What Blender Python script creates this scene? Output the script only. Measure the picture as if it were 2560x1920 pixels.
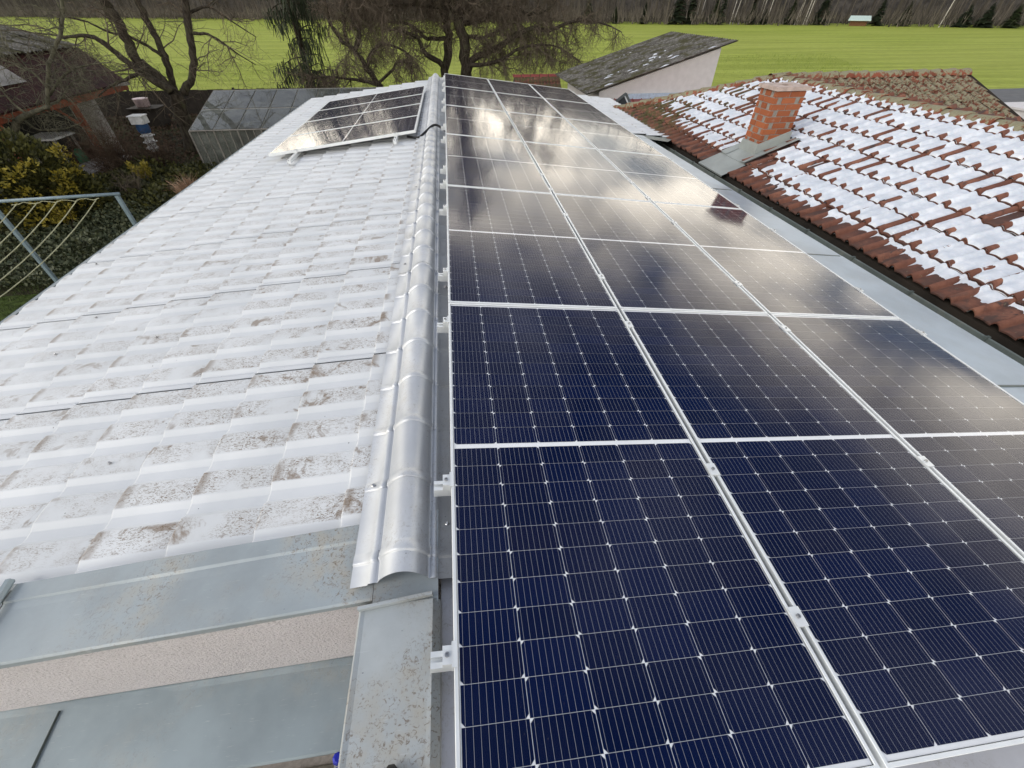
import bpy, math, random
from mathutils import Vector, Matrix, noise
R = math.radians
D = bpy.data
scene = bpy.context.scene
col = scene.collection
for o in list(D.objects):
    D.objects.remove(o, do_unlink=True)

# ------------------------------------------------------------------ camera
cam_d = D.cameras.new('camera'); cam = D.objects.new('camera', cam_d); col.objects.link(cam)
cam_d.sensor_width = 36.0; cam_d.sensor_fit = 'HORIZONTAL'; cam_d.lens = 1018.14 / 2560 * 36
cam_d.clip_start = 0.02; cam_d.clip_end = 3000
CX = Vector((0.99252798, -0.12201036, -0.00129660))
CY = Vector((-0.08437872, -0.67864928, -0.72959947))     # image down
CZ = Vector((0.08813876, 0.72425729, -0.68387348))       # view direction
m = Matrix.Identity(4)
for i in range(3):
    m[i][0] = CX[i]; m[i][1] = -CY[i]; m[i][2] = -CZ[i]
m.translation = Vector((0.11800, -2.06393, 1.26125))
cam.matrix_world = m
scene.camera = cam

# ------------------------------------------------------------------ sky, sun, exposure
SUN_AZ, SUN_EL = R(-108), R(38)                            # azimuth right of +Y
sd = Vector((math.sin(SUN_AZ) * math.cos(SUN_EL), math.cos(SUN_AZ) * math.cos(SUN_EL), math.sin(SUN_EL)))
world = D.worlds.new('World'); scene.world = world; world.use_nodes = True
wt = world.node_tree; wn = wt.nodes; wl = wt.links; wn.clear()
def wnode(t, **k):
    n = wn.new(t)
    for a, b in k.items(): setattr(n, a, b)
    return n
wo = wnode('ShaderNodeOutputWorld'); bg = wnode('ShaderNodeBackground'); bg.inputs['Strength'].default_value = 0.1
sky = wnode('ShaderNodeTexSky', sky_type='NISHITA', sun_disc=False, sun_elevation=SUN_EL, sun_rotation=SUN_AZ, air_density=1.0, dust_density=2.5, ozone_density=1.0)
tc = wnode('ShaderNodeTexCoord'); sx = wnode('ShaderNodeSeparateXYZ')
wl.new(tc.outputs['Generated'], sx.inputs[0])
zz = wnode('ShaderNodeMath', operation='MAXIMUM'); zz.inputs[1].default_value = 0.0; wl.new(sx.outputs['Z'], zz.inputs[0])
za = wnode('ShaderNodeMath', operation='ADD'); za.inputs[1].default_value = 0.18; wl.new(zz.outputs[0], za.inputs[0])
dv = wnode('ShaderNodeVectorMath', operation='DIVIDE'); cb = wnode('ShaderNodeCombineXYZ')
for i in range(3): wl.new(za.outputs[0], cb.inputs[i])
wl.new(tc.outputs['Generated'], dv.inputs[0]); wl.new(cb.outputs[0], dv.inputs[1])
rt = wnode('ShaderNodeVectorRotate', rotation_type='Z_AXIS'); rt.inputs['Angle'].default_value = R(-11); wl.new(dv.outputs[0], rt.inputs['Vector'])
of = wnode('ShaderNodeVectorMath', operation='ADD'); of.inputs[1].default_value = (22.2, 7.8, 12.6); wl.new(rt.outputs[0], of.inputs[0])
cn = wnode('ShaderNodeTexNoise'); cn.inputs['Scale'].default_value = 1.7; cn.inputs['Detail'].default_value = 7; cn.inputs['Roughness'].default_value = 0.55; cn.inputs['Distortion'].default_value = 0.4
wl.new(of.outputs[0], cn.inputs['Vector'])
cr = wnode('ShaderNodeValToRGB'); cr.color_ramp.elements[0].position = 0.34; cr.color_ramp.elements[1].position = 0.56
wl.new(cn.outputs['Fac'], cr.inputs[0])
# cloud brightness: an overcast deck, thin and bright low down, heavier and greyer overhead
cg = wnode('ShaderNodeValToRGB')
e = cg.color_ramp.elements; e[0].position = 0.0; e[0].color = (1.0, 0.93, 0.81, 1); e[1].position = 1.0; e[1].color = (0.125, 0.14, 0.175, 1)
e2 = e.new(0.33); e2.color = (0.74, 0.685, 0.59, 1); e3 = e.new(0.50); e3.color = (0.205, 0.215, 0.24, 1)
wl.new(zz.outputs[0], cg.inputs[0])
cn2 = wnode('ShaderNodeTexNoise'); cn2.inputs['Scale'].default_value = 2.6; cn2.inputs['Detail'].default_value = 5
wl.new(of.outputs[0], cn2.inputs['Vector'])
cm = wnode('ShaderNodeMapRange'); cm.inputs['From Min'].default_value = 0.3; cm.inputs['From Max'].default_value = 0.7; cm.inputs['To Min'].default_value = 16.0; cm.inputs['To Max'].default_value = 54.0
wl.new(cn2.outputs['Fac'], cm.inputs['Value'])
cs = wnode('ShaderNodeVectorMath', operation='SCALE'); wl.new(cg.outputs[0], cs.inputs[0]); wl.new(cm.outputs[0], cs.inputs['Scale'])
mx = wnode('ShaderNodeMix', data_type='RGBA')
wl.new(cr.outputs[0], mx.inputs['Factor']); wl.new(sky.outputs[0], mx.inputs['A']); wl.new(cs.outputs[0], mx.inputs['B'])
wl.new(mx.outputs['Result'], bg.inputs['Color']); wl.new(bg.outputs[0], wo.inputs['Surface'])

sun_d = D.lights.new('sun', 'SUN'); sun_d.energy = 1.0; sun_d.angle = R(20); sun_d.color = (1.0, 0.95, 0.87)
sun = D.objects.new('sun', sun_d); col.objects.link(sun); sun.location = (-20, 20, 30)
sun.rotation_euler = sd.to_track_quat('Z', 'Y').to_euler()
vs = scene.view_settings; vs.view_transform = 'Standard'; vs.look = 'None'; vs.exposure = 0.10; vs.gamma = 1.0; vs.use_curve_mapping = False
scene.cycles.max_bounces = 5; scene.cycles.diffuse_bounces = 3; scene.cycles.glossy_bounces = 3; scene.cycles.transparent_max_bounces = 10; scene.cycles.use_denoising = True;
scene.cycles.use_light_tree = False; world.cycles.sampling_method = 'MANUAL'; world.cycles.sample_map_resolution = 512; scene.cycles.caustics_reflective = False; scene.cycles.caustics_refractive = False

# ------------------------------------------------------------------ helpers
CAM = Vector((0.118, -2.064, 1.261)); FPX = 1018.143
def ray(px, py):
    return CX * ((px - 1280) / FPX) + CY * ((py - 960) / FPX) + CZ
def atz(px, py, z):
    d = ray(px, py); return CAM + d * ((z - CAM.z) / d.z)
def aty(px, py, y):
    d = ray(px, py); return CAM + d * ((y - CAM.y) / d.y)

class MB:
    def __init__(s): s.v = []; s.f = []; s.uv = []; s.has_uv = False
    def add(s, p): s.v.append(tuple(p)); return len(s.v) - 1
    def face(s, idx, uv=None):
        s.f.append(tuple(idx)); s.uv.append(uv)
        if uv is not None: s.has_uv = True
    def quad(s, a, b, c, d, uv=None):
        n = len(s.v); s.v += [tuple(a), tuple(b), tuple(c), tuple(d)]; s.face((n, n + 1, n + 2, n + 3), uv)
    def tri(s, a, b, c):
        n = len(s.v); s.v += [tuple(a), tuple(b), tuple(c)]; s.face((n, n + 1, n + 2))
    def box(s, x0, y0, z0, x1, y1, z1, mat=None):
        n = len(s.v)
        P = [(x0, y0, z0), (x1, y0, z0), (x1, y1, z0), (x0, y1, z0), (x0, y0, z1), (x1, y0, z1), (x1, y1, z1), (x0, y1, z1)]
        if mat is not None: P = [tuple(mat @ Vector(p)) for p in P]
        s.v += P
        for q in ((0, 3, 2, 1), (4, 5, 6, 7), (0, 1, 5, 4), (1, 2, 6, 5), (2, 3, 7, 6), (3, 0, 4, 7)):
            s.face([n + i for i in q])
    def bbox(s, x0, y0, z0, x1, y1, z1, b=0.004, mat=None):
        """box with chamfered top/vertical edges"""
        n = len(s.v); P = []
        for z, k in ((z0, 0), (z1 - b, 0), (z1, b)):
            P += [(x0 + k + b, y0 + k, z), (x1 - k - b, y0 + k, z), (x1 - k, y0 + k + b, z), (x1 - k, y1 - k - b, z), (x1 - k - b, y1 - k, z), (x0 + k + b, y1 - k, z), (x0 + k, y1 - k - b, z), (x0 + k, y0 + k + b, z)]
        if mat is not None: P = [tuple(mat @ Vector(p)) for p in P]
        s.v += P
        for r in (0, 8):
            for i in range(8):
                j = (i + 1) % 8; s.face((n + r + i, n + r + j, n + r + 8 + j, n + r + 8 + i))
        s.face([n + i for i in range(7, -1, -1)]); s.face([n + 16 + i for i in range(8)])
    def tube(s, pts, rad, n=6, caps=True):
        pts = [Vector(p) for p in pts]; k = len(pts)
        if isinstance(rad, (int, float)): rad = [rad] * k
        base = len(s.v); prev = None
        for i, p in enumerate(pts):
            t = (pts[min(i + 1, k - 1)] - pts[max(i - 1, 0)])
            if t.length < 1e-9: t = Vector((0, 0, 1))
            t.normalize()
            if prev is None:
                a = Vector((0, 0, 1)) if abs(t.z) < .9 else Vector((1, 0, 0))
                u = t.cross(a).normalized()
            else:
                u = (prev - t * prev.dot(t))
                u = u.normalized() if u.length > 1e-6 else t.orthogonal().normalized()
            prev = u; w = t.cross(u)
            for j in range(n):
                a = 2 * math.pi * j / n
                q = p + (u * math.cos(a) + w * math.sin(a)) * rad[i]
                s.v.append((q.x, q.y, q.z))
        for i in range(k - 1):
            for j in range(n):
                j2 = (j + 1) % n
                s.face((base + i * n + j, base + i * n + j2, base + (i + 1) * n + j2, base + (i + 1) * n + j))
        if caps:
            s.face([base + j for j in range(n - 1, -1, -1)]); s.face([base + (k - 1) * n + j for j in range(n)])
    def lathe(s, prof, n=16, c=(0, 0, 0)):
        base = len(s.v)
        for r, z in prof:
            for j in range(n):
                a = 2 * math.pi * j / n
                s.v.append((c[0] + r * math.cos(a), c[1] + r * math.sin(a), c[2] + z))
        for i in range(len(prof) - 1):
            for j in range(n):
                j2 = (j + 1) % n
                s.face((base + i * n + j, base + i * n + j2, base + (i + 1) * n + j2, base + (i + 1) * n + j))
        s.face([base + j for j in range(n - 1, -1, -1)]); s.face([base + (len(prof) - 1) * n + j for j in range(n)])
    def mesh(s, name, mat, smooth=False):
        me = D.meshes.new(name); me.from_pydata(s.v, [], s.f)
        if s.has_uv:
            ul = me.uv_layers.new(name='UVMap'); flat = []
            for f, u in zip(s.f, s.uv):
                if u is None: u = [(0, 0)] * len(f)
                for q in u: flat += [q[0], q[1]]
            ul.data.foreach_set('uv', flat)
        if smooth: me.polygons.foreach_set('use_smooth', [True] * len(me.polygons))
        if mat is not None: me.materials.append(mat)
        me.update(); return me
    def build(s, name, mat, parent=None, smooth=False):
        return link(name, s.mesh(name, mat, smooth), parent)

ORG = {}
def link(name, me, parent=None, loc=None):
    """mesh given in world coordinates unless loc (local) is given"""
    o = D.objects.new(name, me); col.objects.link(o)
    if parent is not None:
        o.parent = parent
        if loc is None: o.location = -ORG[parent.name]; ORG[o.name] = Vector((0, 0, 0))
        else: o.location = loc
    else:
        ORG[o.name] = Vector((0, 0, 0))
        if loc is not None: o.location = loc; ORG[o.name] = Vector(loc)
    return o
def thing(name, loc, label, cat, group=None, mat=None):
    o = D.objects.new(name, None); col.objects.link(o); o.empty_display_size = .1
    o.location = loc; ORG[o.name] = Vector(loc)
    if mat is not None: o.matrix_world = mat
    return tag(o, label, cat, group)
def tag(o, label=None, cat=None, group=None, kind=None):
    if label: o['label'] = label
    if cat: o['category'] = cat
    if group: o['group'] = group
    if kind: o['kind'] = kind
    return o

# ------------------------------------------------------------------ material helpers
class NT:
    def __init__(s, name):
        s.m = D.materials.new(name); s.m.use_nodes = True; s.t = s.m.node_tree; s.n = s.t.nodes; s.n.clear()
        s.out = s.n.new('ShaderNodeOutputMaterial')
    def node(s, t, **k):
        n = s.n.new(t)
        for a, b in k.items(): setattr(n, a, b)
        return n
    def link(s, a, b): s.t.links.new(a, b)
    def val(s, inp, v):
        if hasattr(v, 'is_output'): s.link(v, inp)
        elif v is not None: inp.default_value = v
    def math(s, op, a, b=None, c=None, clamp=False):
        n = s.node('ShaderNodeMath', operation=op, use_clamp=clamp)
        s.val(n.inputs[0], a)
        if b is not None: s.val(n.inputs[1], b)
        if c is not None: s.val(n.inputs[2], c)
        return n.outputs[0]
    def mix(s, f, a, b, mode='MIX'):
        n = s.node('ShaderNodeMix', data_type='RGBA', blend_type=mode)
        s.val(n.inputs['Factor'], f); s.val(n.inputs['A'], col4(a)); s.val(n.inputs['B'], col4(b)); return n.outputs['Result']
    def coord(s, which='Object'): return s.node('ShaderNodeTexCoord').outputs[which]
    def pos(s): return s.node('ShaderNodeNewGeometry').outputs['Position']
    def sep(s, v): return s.node('ShaderNodeSeparateXYZ'), v
    def xyz(s, v):
        n = s.node('ShaderNodeSeparateXYZ'); s.link(v, n.inputs[0]); return n.outputs
    def scale(s, v, sc):
        n = s.node('ShaderNodeMapping'); n.inputs['Scale'].default_value = sc; s.link(v, n.inputs[0]); return n.outputs[0]
    def noise(s, v, scale=5, detail=4, rough=.55, dist=0., out='Fac'):
        n = s.node('ShaderNodeTexNoise'); s.link(v, n.inputs['Vector'])
        n.inputs['Scale'].default_value = scale; n.inputs['Detail'].default_value = detail; n.inputs['Roughness'].default_value = rough; n.inputs['Distortion'].default_value = dist
        return n.outputs[out]
    def voro(s, v, scale=5, feature='F1', out='Distance', rand=1.):
        n = s.node('ShaderNodeTexVoronoi', feature=feature); s.link(v, n.inputs['Vector']); n.inputs['Scale'].default_value = scale; n.inputs['Randomness'].default_value = rand
        return n.outputs[out]
    def ramp(s, f, lo, hi, a=0., b=1.):
        n = s.node('ShaderNodeMapRange', interpolation_type='SMOOTHSTEP'); s.val(n.inputs['Value'], f)
        n.inputs['From Min'].default_value = lo; n.inputs['From Max'].default_value = hi; n.inputs['To Min'].default_value = a; n.inputs['To Max'].default_value = b
        return n.outputs[0]
    def bump(s, h, strength=.3, dist=.01):
        n = s.node('ShaderNodeBump'); n.inputs['Strength'].default_value = strength; n.inputs['Distance'].default_value = dist; s.link(h, n.inputs['Height']); return n.outputs[0]
    def rnd(s): return s.node('ShaderNodeObjectInfo').outputs['Random']
    def pr(s, base, rough=.6, metal=0., spec=.5, normal=None, trans=None):
        n = s.node('ShaderNodeBsdfPrincipled')
        s.val(n.inputs['Base Color'], col4(base)); s.val(n.inputs['Roughness'], rough); s.val(n.inputs['Metallic'], metal)
        s.val(n.inputs['Specular IOR Level'], spec)
        if normal is not None: s.link(normal, n.inputs['Normal'])
        s.link(n.outputs[0], s.out.inputs['Surface']); return n
def col4(c):
    if isinstance(c, tuple) and len(c) == 3: return (*c, 1.0)
    return c
def simple(name, base, rough=.6, metal=0., var=.15, scale=8., spec=.4, bump=.0, bscale=40.):
    t = NT(name); p = t.pos(); nz = t.noise(p, scale, 5)
    dark = tuple(c * (1 - var) for c in base); lite = tuple(min(1, c * (1 + var)) for c in base)
    c = t.mix(t.ramp(nz, .3, .7), dark, lite)
    nm = t.bump(t.noise(p, bscale, 4), bump, .01) if bump else None
    t.pr(c, rough, metal, spec, nm); return t.m

def mat_roof_metal():
    t = NT('silver_tile_metal'); p = t.pos()
    uv = t.node('ShaderNodeUVMap'); uv.uv_map = 'UVMap'; u = t.xyz(uv.outputs[0])
    x, y, z = t.xyz(p)
    crest = t.math('MULTIPLY', t.ramp(u[1], .0, .05), t.ramp(u[1], .60, .50))
    # wear from walking: strongest along the ridge and near the camera end
    dx = t.math('MULTIPLY', t.math('ADD', x, .70), .62); dy = t.math('MULTIPLY', t.math('ADD', y, .45), .30)
    dist = t.math('SQRT', t.math('ADD', t.math('MULTIPLY', dx, dx), t.math('MULTIPLY', dy, dy)))
    wear = t.ramp(dist, 1.8, .15, .16, 1.0)
    patch = t.ramp(t.noise(p, 4.5, 3, .6), .34, .58)
    q = t.scale(p, (1.0, 2.2, 1.0))
    sp1 = t.ramp(t.noise(q, 40, 3, .65, 2.6), .53, .60)
    sp2 = t.ramp(t.noise(q, 24, 4, .7, 1.0), .56, .72)
    speck = t.math('MULTIPLY', t.math('MULTIPLY', t.math('MAXIMUM', sp1, t.math('MULTIPLY', sp2, .8)), crest), t.math('MULTIPLY', patch, wear))
    # dirt caught at the lower end of each tile
    low = t.math('MULTIPLY', t.ramp(u[0], .84, .97), crest)
    lowp = t.math('MULTIPLY', low, t.ramp(t.noise(t.scale(p, (1, 1, 1)), 6.5, 4, .65), .44, .60))
    low2 = t.math('MULTIPLY', lowp, .62)
    film = t.math('MULTIPLY', crest, t.ramp(t.noise(p, 9, 5, .6), .35, .75, .0, .38))
    brown = t.mix(t.noise(p, 20, 3), (.085, .060, .040), (.25, .17, .10))
    base = t.mix(t.ramp(t.noise(p, 2.2, 4), .3, .7), (.63, .655, .675), (.72, .742, .76))
    c = t.mix(film, base, (.46, .455, .44))
    c = t.mix(t.math('MULTIPLY', speck, .85, clamp=True), c, brown)
    blot = t.math('MULTIPLY', t.math('MULTIPLY', t.ramp(t.noise(p, 6.0, 5, .7, .8), .56, .66), crest), wear)
    c = t.mix(t.math('MULTIPLY', blot, .75), c, (.19, .130, .080))
    c = t.mix(low2, c, (.20, .145, .10))
    dots = t.ramp(t.voro(p, 13), .045, .03)
    c = t.mix(t.math('MULTIPLY', dots, .8), c, (.05, .04, .04))
    rough = t.ramp(speck, 0, 1, .55, .85)
    t.pr(c, rough, .0, .35, t.bump(t.noise(p, 70, 3), .12, .002)); return t.m
def mat_zinc(name, base, dirt=.6, brown=(.185, .150, .115), dscale=3.0, region=None, rough=.5, metal=.2, bmp=.08):
    t = NT(name); p = t.pos()
    c = t.mix(t.ramp(t.noise(p, 2.5, 5, .6), .3, .7), tuple(b * .86 for b in base), tuple(b * 1.12 for b in base))
    patch = t.ramp(t.noise(p, dscale, 3), .42, .64)
    sp = t.ramp(t.noise(p, 66, 4, .7, 1.6), .52, .66)
    film = t.math('MULTIPLY', patch, t.ramp(t.noise(p, 14, 5, .65), .35, .7))
    if region is not None:
        x, y, z = t.xyz(p); rx = t.ramp(x, region[0], region[1]); patch = t.math('MULTIPLY', patch, rx); film = t.math('MULTIPLY', film, rx)
    c = t.mix(t.math('MULTIPLY', film, dirt * .6), c, (.42, .37, .28))
    c = t.mix(t.math('MULTIPLY', t.math('MULTIPLY', sp, patch), dirt), c, brown)
    dots = t.ramp(t.voro(t.scale(p, (1, 1.7, 1)), 22), .075, .05)
    dm = t.ramp(t.noise(p, 6, 2), .5, .6)
    c = t.mix(t.math('MULTIPLY', t.math('MULTIPLY', dots, dm), .6), c, (.10, .10, .12))
    scr = t.ramp(t.noise(t.scale(p, (3, 40, 3)), 6, 3, .6, .6), .66, .72)
    c = t.mix(t.math('MULTIPLY', scr, .25), c, (.62, .65, .67))
    t.pr(c, rough, metal, .5, t.bump(t.noise(p, 9, 3), bmp, .01)); return t.m
def mat_cell():
    t = NT('blue_silicon_cell'); uv = t.node('ShaderNodeUVMap'); uv.uv_map = 'UVMap'; u = t.xyz(uv.outputs[0])
    fr = t.math('FRACT', t.math('MULTIPLY', u[0], 9.0)); d = t.math('ABSOLUTE', t.math('SUBTRACT', fr, .5))
    bar = t.math('LESS_THAN', d, .019)
    g = t.node('ShaderNodeNewGeometry').outputs['Random Per Island']
    r = t.math('FRACT', t.math('ADD', t.rnd(), g))
    dots = t.math('LESS_THAN', t.math('ABSOLUTE', t.math('SUBTRACT', t.math('FRACT', t.math('MULTIPLY', u[1], 1.0)), .5)), .43)
    cc = t.mix(t.ramp(r, .1, .9), (.0006, .0046, .033), (.0009, .0060, .043))
    cc = t.mix(t.math('MULTIPLY', t.ramp(r, .88, .95), .5), cc, (.0035, .0045, .022))
    fing = t.math('FRACT', t.math('MULTIPLY', u[1], 52.0)); fm = t.math('LESS_THAN', fing, .10)
    cc = t.mix(t.math('MULTIPLY', fm, .06), cc, (.06, .09, .20))
    c = t.mix(bar, cc, (.36, .38, .43))
    t.pr(c, .6, 0, .0); return t.m
def mat_glass_panel():
    t = NT('solar_glass'); p = t.pos()
    lw0 = t.node('ShaderNodeLayerWeight'); lw0.inputs['Blend'].default_value = .5; fac = t.math('ADD', t.math('MULTIPLY', t.math('POWER', lw0.outputs['Facing'], 5.0), .975), .018)
    gl = t.node('ShaderNodeBsdfGlossy'); gl.inputs['Roughness'].default_value = .085
    gl.inputs['Color'].default_value = (1, .985, .96, 1)
    bm = t.bump(t.noise(t.scale(p, (1, .35, 1)), 2.2, 2), .10, .02); t.link(bm, gl.inputs['Normal'])
    tr = t.node('ShaderNodeBsdfTransparent'); df = t.node('ShaderNodeBsdfDiffuse'); df.inputs['Color'].default_value = (.62, .57, .50, 1)
    m1 = t.node('ShaderNodeMixShader'); t.link(fac, m1.inputs[0]); t.link(tr.outputs[0], m1.inputs[1]); t.link(gl.outputs[0], m1.inputs[2])
    # dust film and drip spots
    sp = t.ramp(t.voro(p, 55), .13, .07); pm = t.ramp(t.noise(p, 4, 3), .45, .65)
    film = t.ramp(t.noise(p, 3, 5, .6), .35, .8, .0, .004)
    lw = t.node('ShaderNodeLayerWeight'); lw.inputs['Blend'].default_value = .5
    gz = t.math('MULTIPLY', t.ramp(lw.outputs['Facing'], .45, .95), .04)
    dm = t.math('ADD', t.math('ADD', film, gz), t.math('MULTIPLY', t.math('MULTIPLY', sp, pm), .05), clamp=True)
    m2 = t.node('ShaderNodeMixShader'); t.link(dm, m2.inputs[0]); t.link(m1.outputs[0], m2.inputs[1]); t.link(df.outputs[0], m2.inputs[2])
    t.link(m2.outputs[0], t.out.inputs['Surface']); return t.m
def mat_clear_glass(name, tint=(.8, .9, .85), dirt=.25, rough=.03):
    t = NT(name); p = t.pos()
    lw0 = t.node('ShaderNodeLayerWeight'); lw0.inputs['Blend'].default_value = .5; fac = t.math('ADD', t.math('MULTIPLY', t.math('POWER', lw0.outputs['Facing'], 5.0), .86), .13)
    gl = t.node('ShaderNodeBsdfGlossy'); gl.inputs['Roughness'].default_value = rough
    tr = t.node('ShaderNodeBsdfTransparent'); tr.inputs['Color'].default_value = (*tint, 1)
    df = t.node('ShaderNodeBsdfDiffuse'); df.inputs['Color'].default_value = (.40, .42, .39, 1)
    m1 = t.node('ShaderNodeMixShader'); t.link(fac, m1.inputs[0]); t.link(tr.outputs[0], m1.inputs[1]); t.link(gl.outputs[0], m1.inputs[2])
    m2 = t.node('ShaderNodeMixShader'); t.link(t.ramp(t.noise(p, 3, 5), .3, .75, dirt * .4, dirt), m2.inputs[0]); t.link(m1.outputs[0], m2.inputs[1]); t.link(df.outputs[0], m2.inputs[2])
    t.link(m2.outputs[0], t.out.inputs['Surface']); return t.m
def mat_tile():
    t = NT('red_clay_tile'); p = t.pos(); r = t.rnd()
    a = t.mix(r, (.165, .068, .047), (.270, .122, .082))
    a = t.mix(t.ramp(t.noise(p, 9, 5, .65), .35, .7), a, (.135, .058, .043))
    blk = t.math('MULTIPLY', t.ramp(t.noise(t.scale(p, (1.2, 3, 1)), 5, 4, .6, .6), .52, .62), t.ramp(r, .3, .6))
    a = t.mix(t.math('MULTIPLY', blk, .85), a, (.055, .045, .045))
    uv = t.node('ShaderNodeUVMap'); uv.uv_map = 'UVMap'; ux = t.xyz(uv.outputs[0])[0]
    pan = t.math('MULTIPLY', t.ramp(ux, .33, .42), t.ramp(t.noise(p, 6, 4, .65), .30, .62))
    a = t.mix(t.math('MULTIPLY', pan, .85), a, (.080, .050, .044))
    lich = t.ramp(t.noise(p, 30, 4, .7), .63, .70)
    a = t.mix(t.math('MULTIPLY', lich, .55), a, (.21, .20, .13))
    x, y, z = t.xyz(p)
    moss = t.math('MULTIPLY', t.ramp(y, 6.0, 7.6), t.ramp(t.noise(p, 7, 5, .65), .42, .58))
    a = t.mix(t.math('MULTIPLY', moss, .9), a, (.085, .082, .035))
    t.pr(a, .8, 0, .25, t.bump(t.noise(p, 45, 4), .4, .004)); return t.m
def mat_lichen():
    t = NT('lichened_clay_tile'); p = t.pos(); r = t.rnd()
    a = t.mix(r, (.12, .045, .032), (.20, .075, .050))
    l1 = t.ramp(t.noise(p, 17, 5, .62, .3), .43, .52)
    lc = t.mix(t.noise(p, 40, 3), (.17, .16, .10), (.36, .34, .25))
    a = t.mix(l1, a, lc)
    t.pr(a, .9, 0, .15, t.bump(t.noise(p, 17, 5, .62, .3), 1.0, .03)); return t.m
def mat_lichen_ridge():
    t = NT('lichened_ridge_tile'); p = t.pos(); r = t.rnd()
    a = t.mix(r, (.16, .055, .035), (.27, .090, .055))
    x, y, z = t.xyz(t.node('ShaderNodeNewGeometry').outputs['Normal'])
    l1 = t.ramp(t.math('ADD', t.noise(p, 11, 5, .65, .3), t.math('MULTIPLY', z, .22)), .57, .66)
    a = t.mix(l1, a, t.mix(t.noise(p, 40, 3), (.17, .16, .10), (.34, .32, .22)))
    t.pr(a, .9, 0, .15, t.bump(t.noise(p, 20, 5), .8, .02)); return t.m
def mat_snow():
    t = NT('snow'); p = t.pos()
    n = t.pr(t.mix(t.ramp(t.noise(p, 6, 5, .65), .35, .7), (.60, .645, .71), (.79, .82, .87)), .65, 0, .2, t.bump(t.noise(p, 35, 5, .6), .35, .012))
    n.inputs['Subsurface Weight'].default_value = .15; n.inputs['Subsurface Radius'].default_value = (.02, .03, .04); n.inputs['Subsurface Scale'].default_value = .5
    return t.m
def mat_brick():
    t = NT('orange_brick'); p = t.pos(); r = t.rnd()
    a = t.mix(r, (.25, .076, .034), (.39, .125, .052))
    a = t.mix(t.ramp(t.noise(p, 22, 5), .45, .75), a, (.33, .10, .045))
    g = t.ramp(t.noise(p, 12, 5, .7), .60, .72); a = t.mix(t.math('MULTIPLY', g, .45), a, (.38, .33, .29))
    t.pr(a, .8, 0, .25, t.bump(t.noise(p, 90, 4), .35, .003)); return t.m
def mat_stucco():
    t = NT('pink_stucco'); p = t.pos()
    h = t.noise(p, 105, 4, .6, .5); big = t.noise(p, 4, 3)
    c = t.mix(t.ramp(h, .30, .50), (.46, .435, .445), (.72, .69, .70))
    c = t.mix(t.math('MULTIPLY', t.ramp(big, .3, .7), .15), c, (.47, .44, .42))
    t.pr(c, .9, 0, .2, t.bump(h, 1.0, .012)); return t.m
def mat_field():
    t = NT('winter_wheat'); p = t.pos()
    rows = t.noise(t.scale(p, (.08, 1.1, 1)), .55, 5, .62); fine = t.noise(t.scale(p, (.5, 1, 1)), 2.4, 6, .7)
    c = t.mix(t.ramp(rows, .35, .65), (.255, .315, .040), (.390, .450, .078))
    c = t.mix(t.math('MULTIPLY', t.ramp(fine, .40, .62), .40), c, (.165, .205, .026))
    big = t.noise(p, .035, 3); c = t.mix(t.math('MULTIPLY', t.ramp(big, .35, .65), .4), c, (.33, .360, .075))
    x, y, z = t.xyz(p)
    t.pr(c, .85, 0, .15, t.bump(fine, 1.0, .25)); return t.m
def mat_yard():
    t = NT('garden_soil'); p = t.pos()
    c = t.mix(t.ramp(t.noise(p, 1.2, 5, .65), .35, .7), (.030, .028, .017), (.050, .062, .020))
    c = t.mix(t.math('MULTIPLY', t.ramp(t.noise(p, 22, 4, .7), .5, .65), .7), c, (.085, .070, .045))
    t.pr(c, .95, 0, .1, t.bump(t.noise(p, 18, 5), 1.0, .05)); return t.m
def mat_bark(name, a, b, scale=14):
    t = NT(name); p = t.pos(); n = t.noise(t.scale(p, (1, 1, .35)), scale, 5, .65)
    c = t.mix(t.ramp(n, .35, .65), a, b)
    c = t.mix(t.math('MULTIPLY', t.ramp(t.noise(p, 3, 3), .5, .7), .4), c, (.085, .090, .045))
    t.pr(c, .9, 0, .15, t.bump(n, .8, .02)); return t.m
def mat_leaf(name, a, b, rough=.6):
    t = NT(name); g = t.node('ShaderNodeNewGeometry').outputs['Random Per Island']
    c = t.mix(g, a, b); t.pr(c, rough, 0, .3); return t.m
def mat_fibre():
    t = NT('mossy_fibre_cement'); p = t.pos()
    c = t.mix(t.ramp(t.noise(p, 3, 5), .3, .7), (.075, .070, .062), (.155, .148, .135))
    c = t.mix(t.math('MULTIPLY', t.ramp(t.noise(p, 12, 5, .7), .5, .62), .7), c, (.24, .235, .22))
    x, y, z = t.xyz(p)
    c = t.mix(t.math('MULTIPLY', t.ramp(t.noise(p, 2.5, 4), .45, .62), .8), c, (.060, .058, .022))
    t.pr(c, .92, 0, .15, t.bump(t.noise(p, 20, 5), .7, .02)); return t.m

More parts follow.
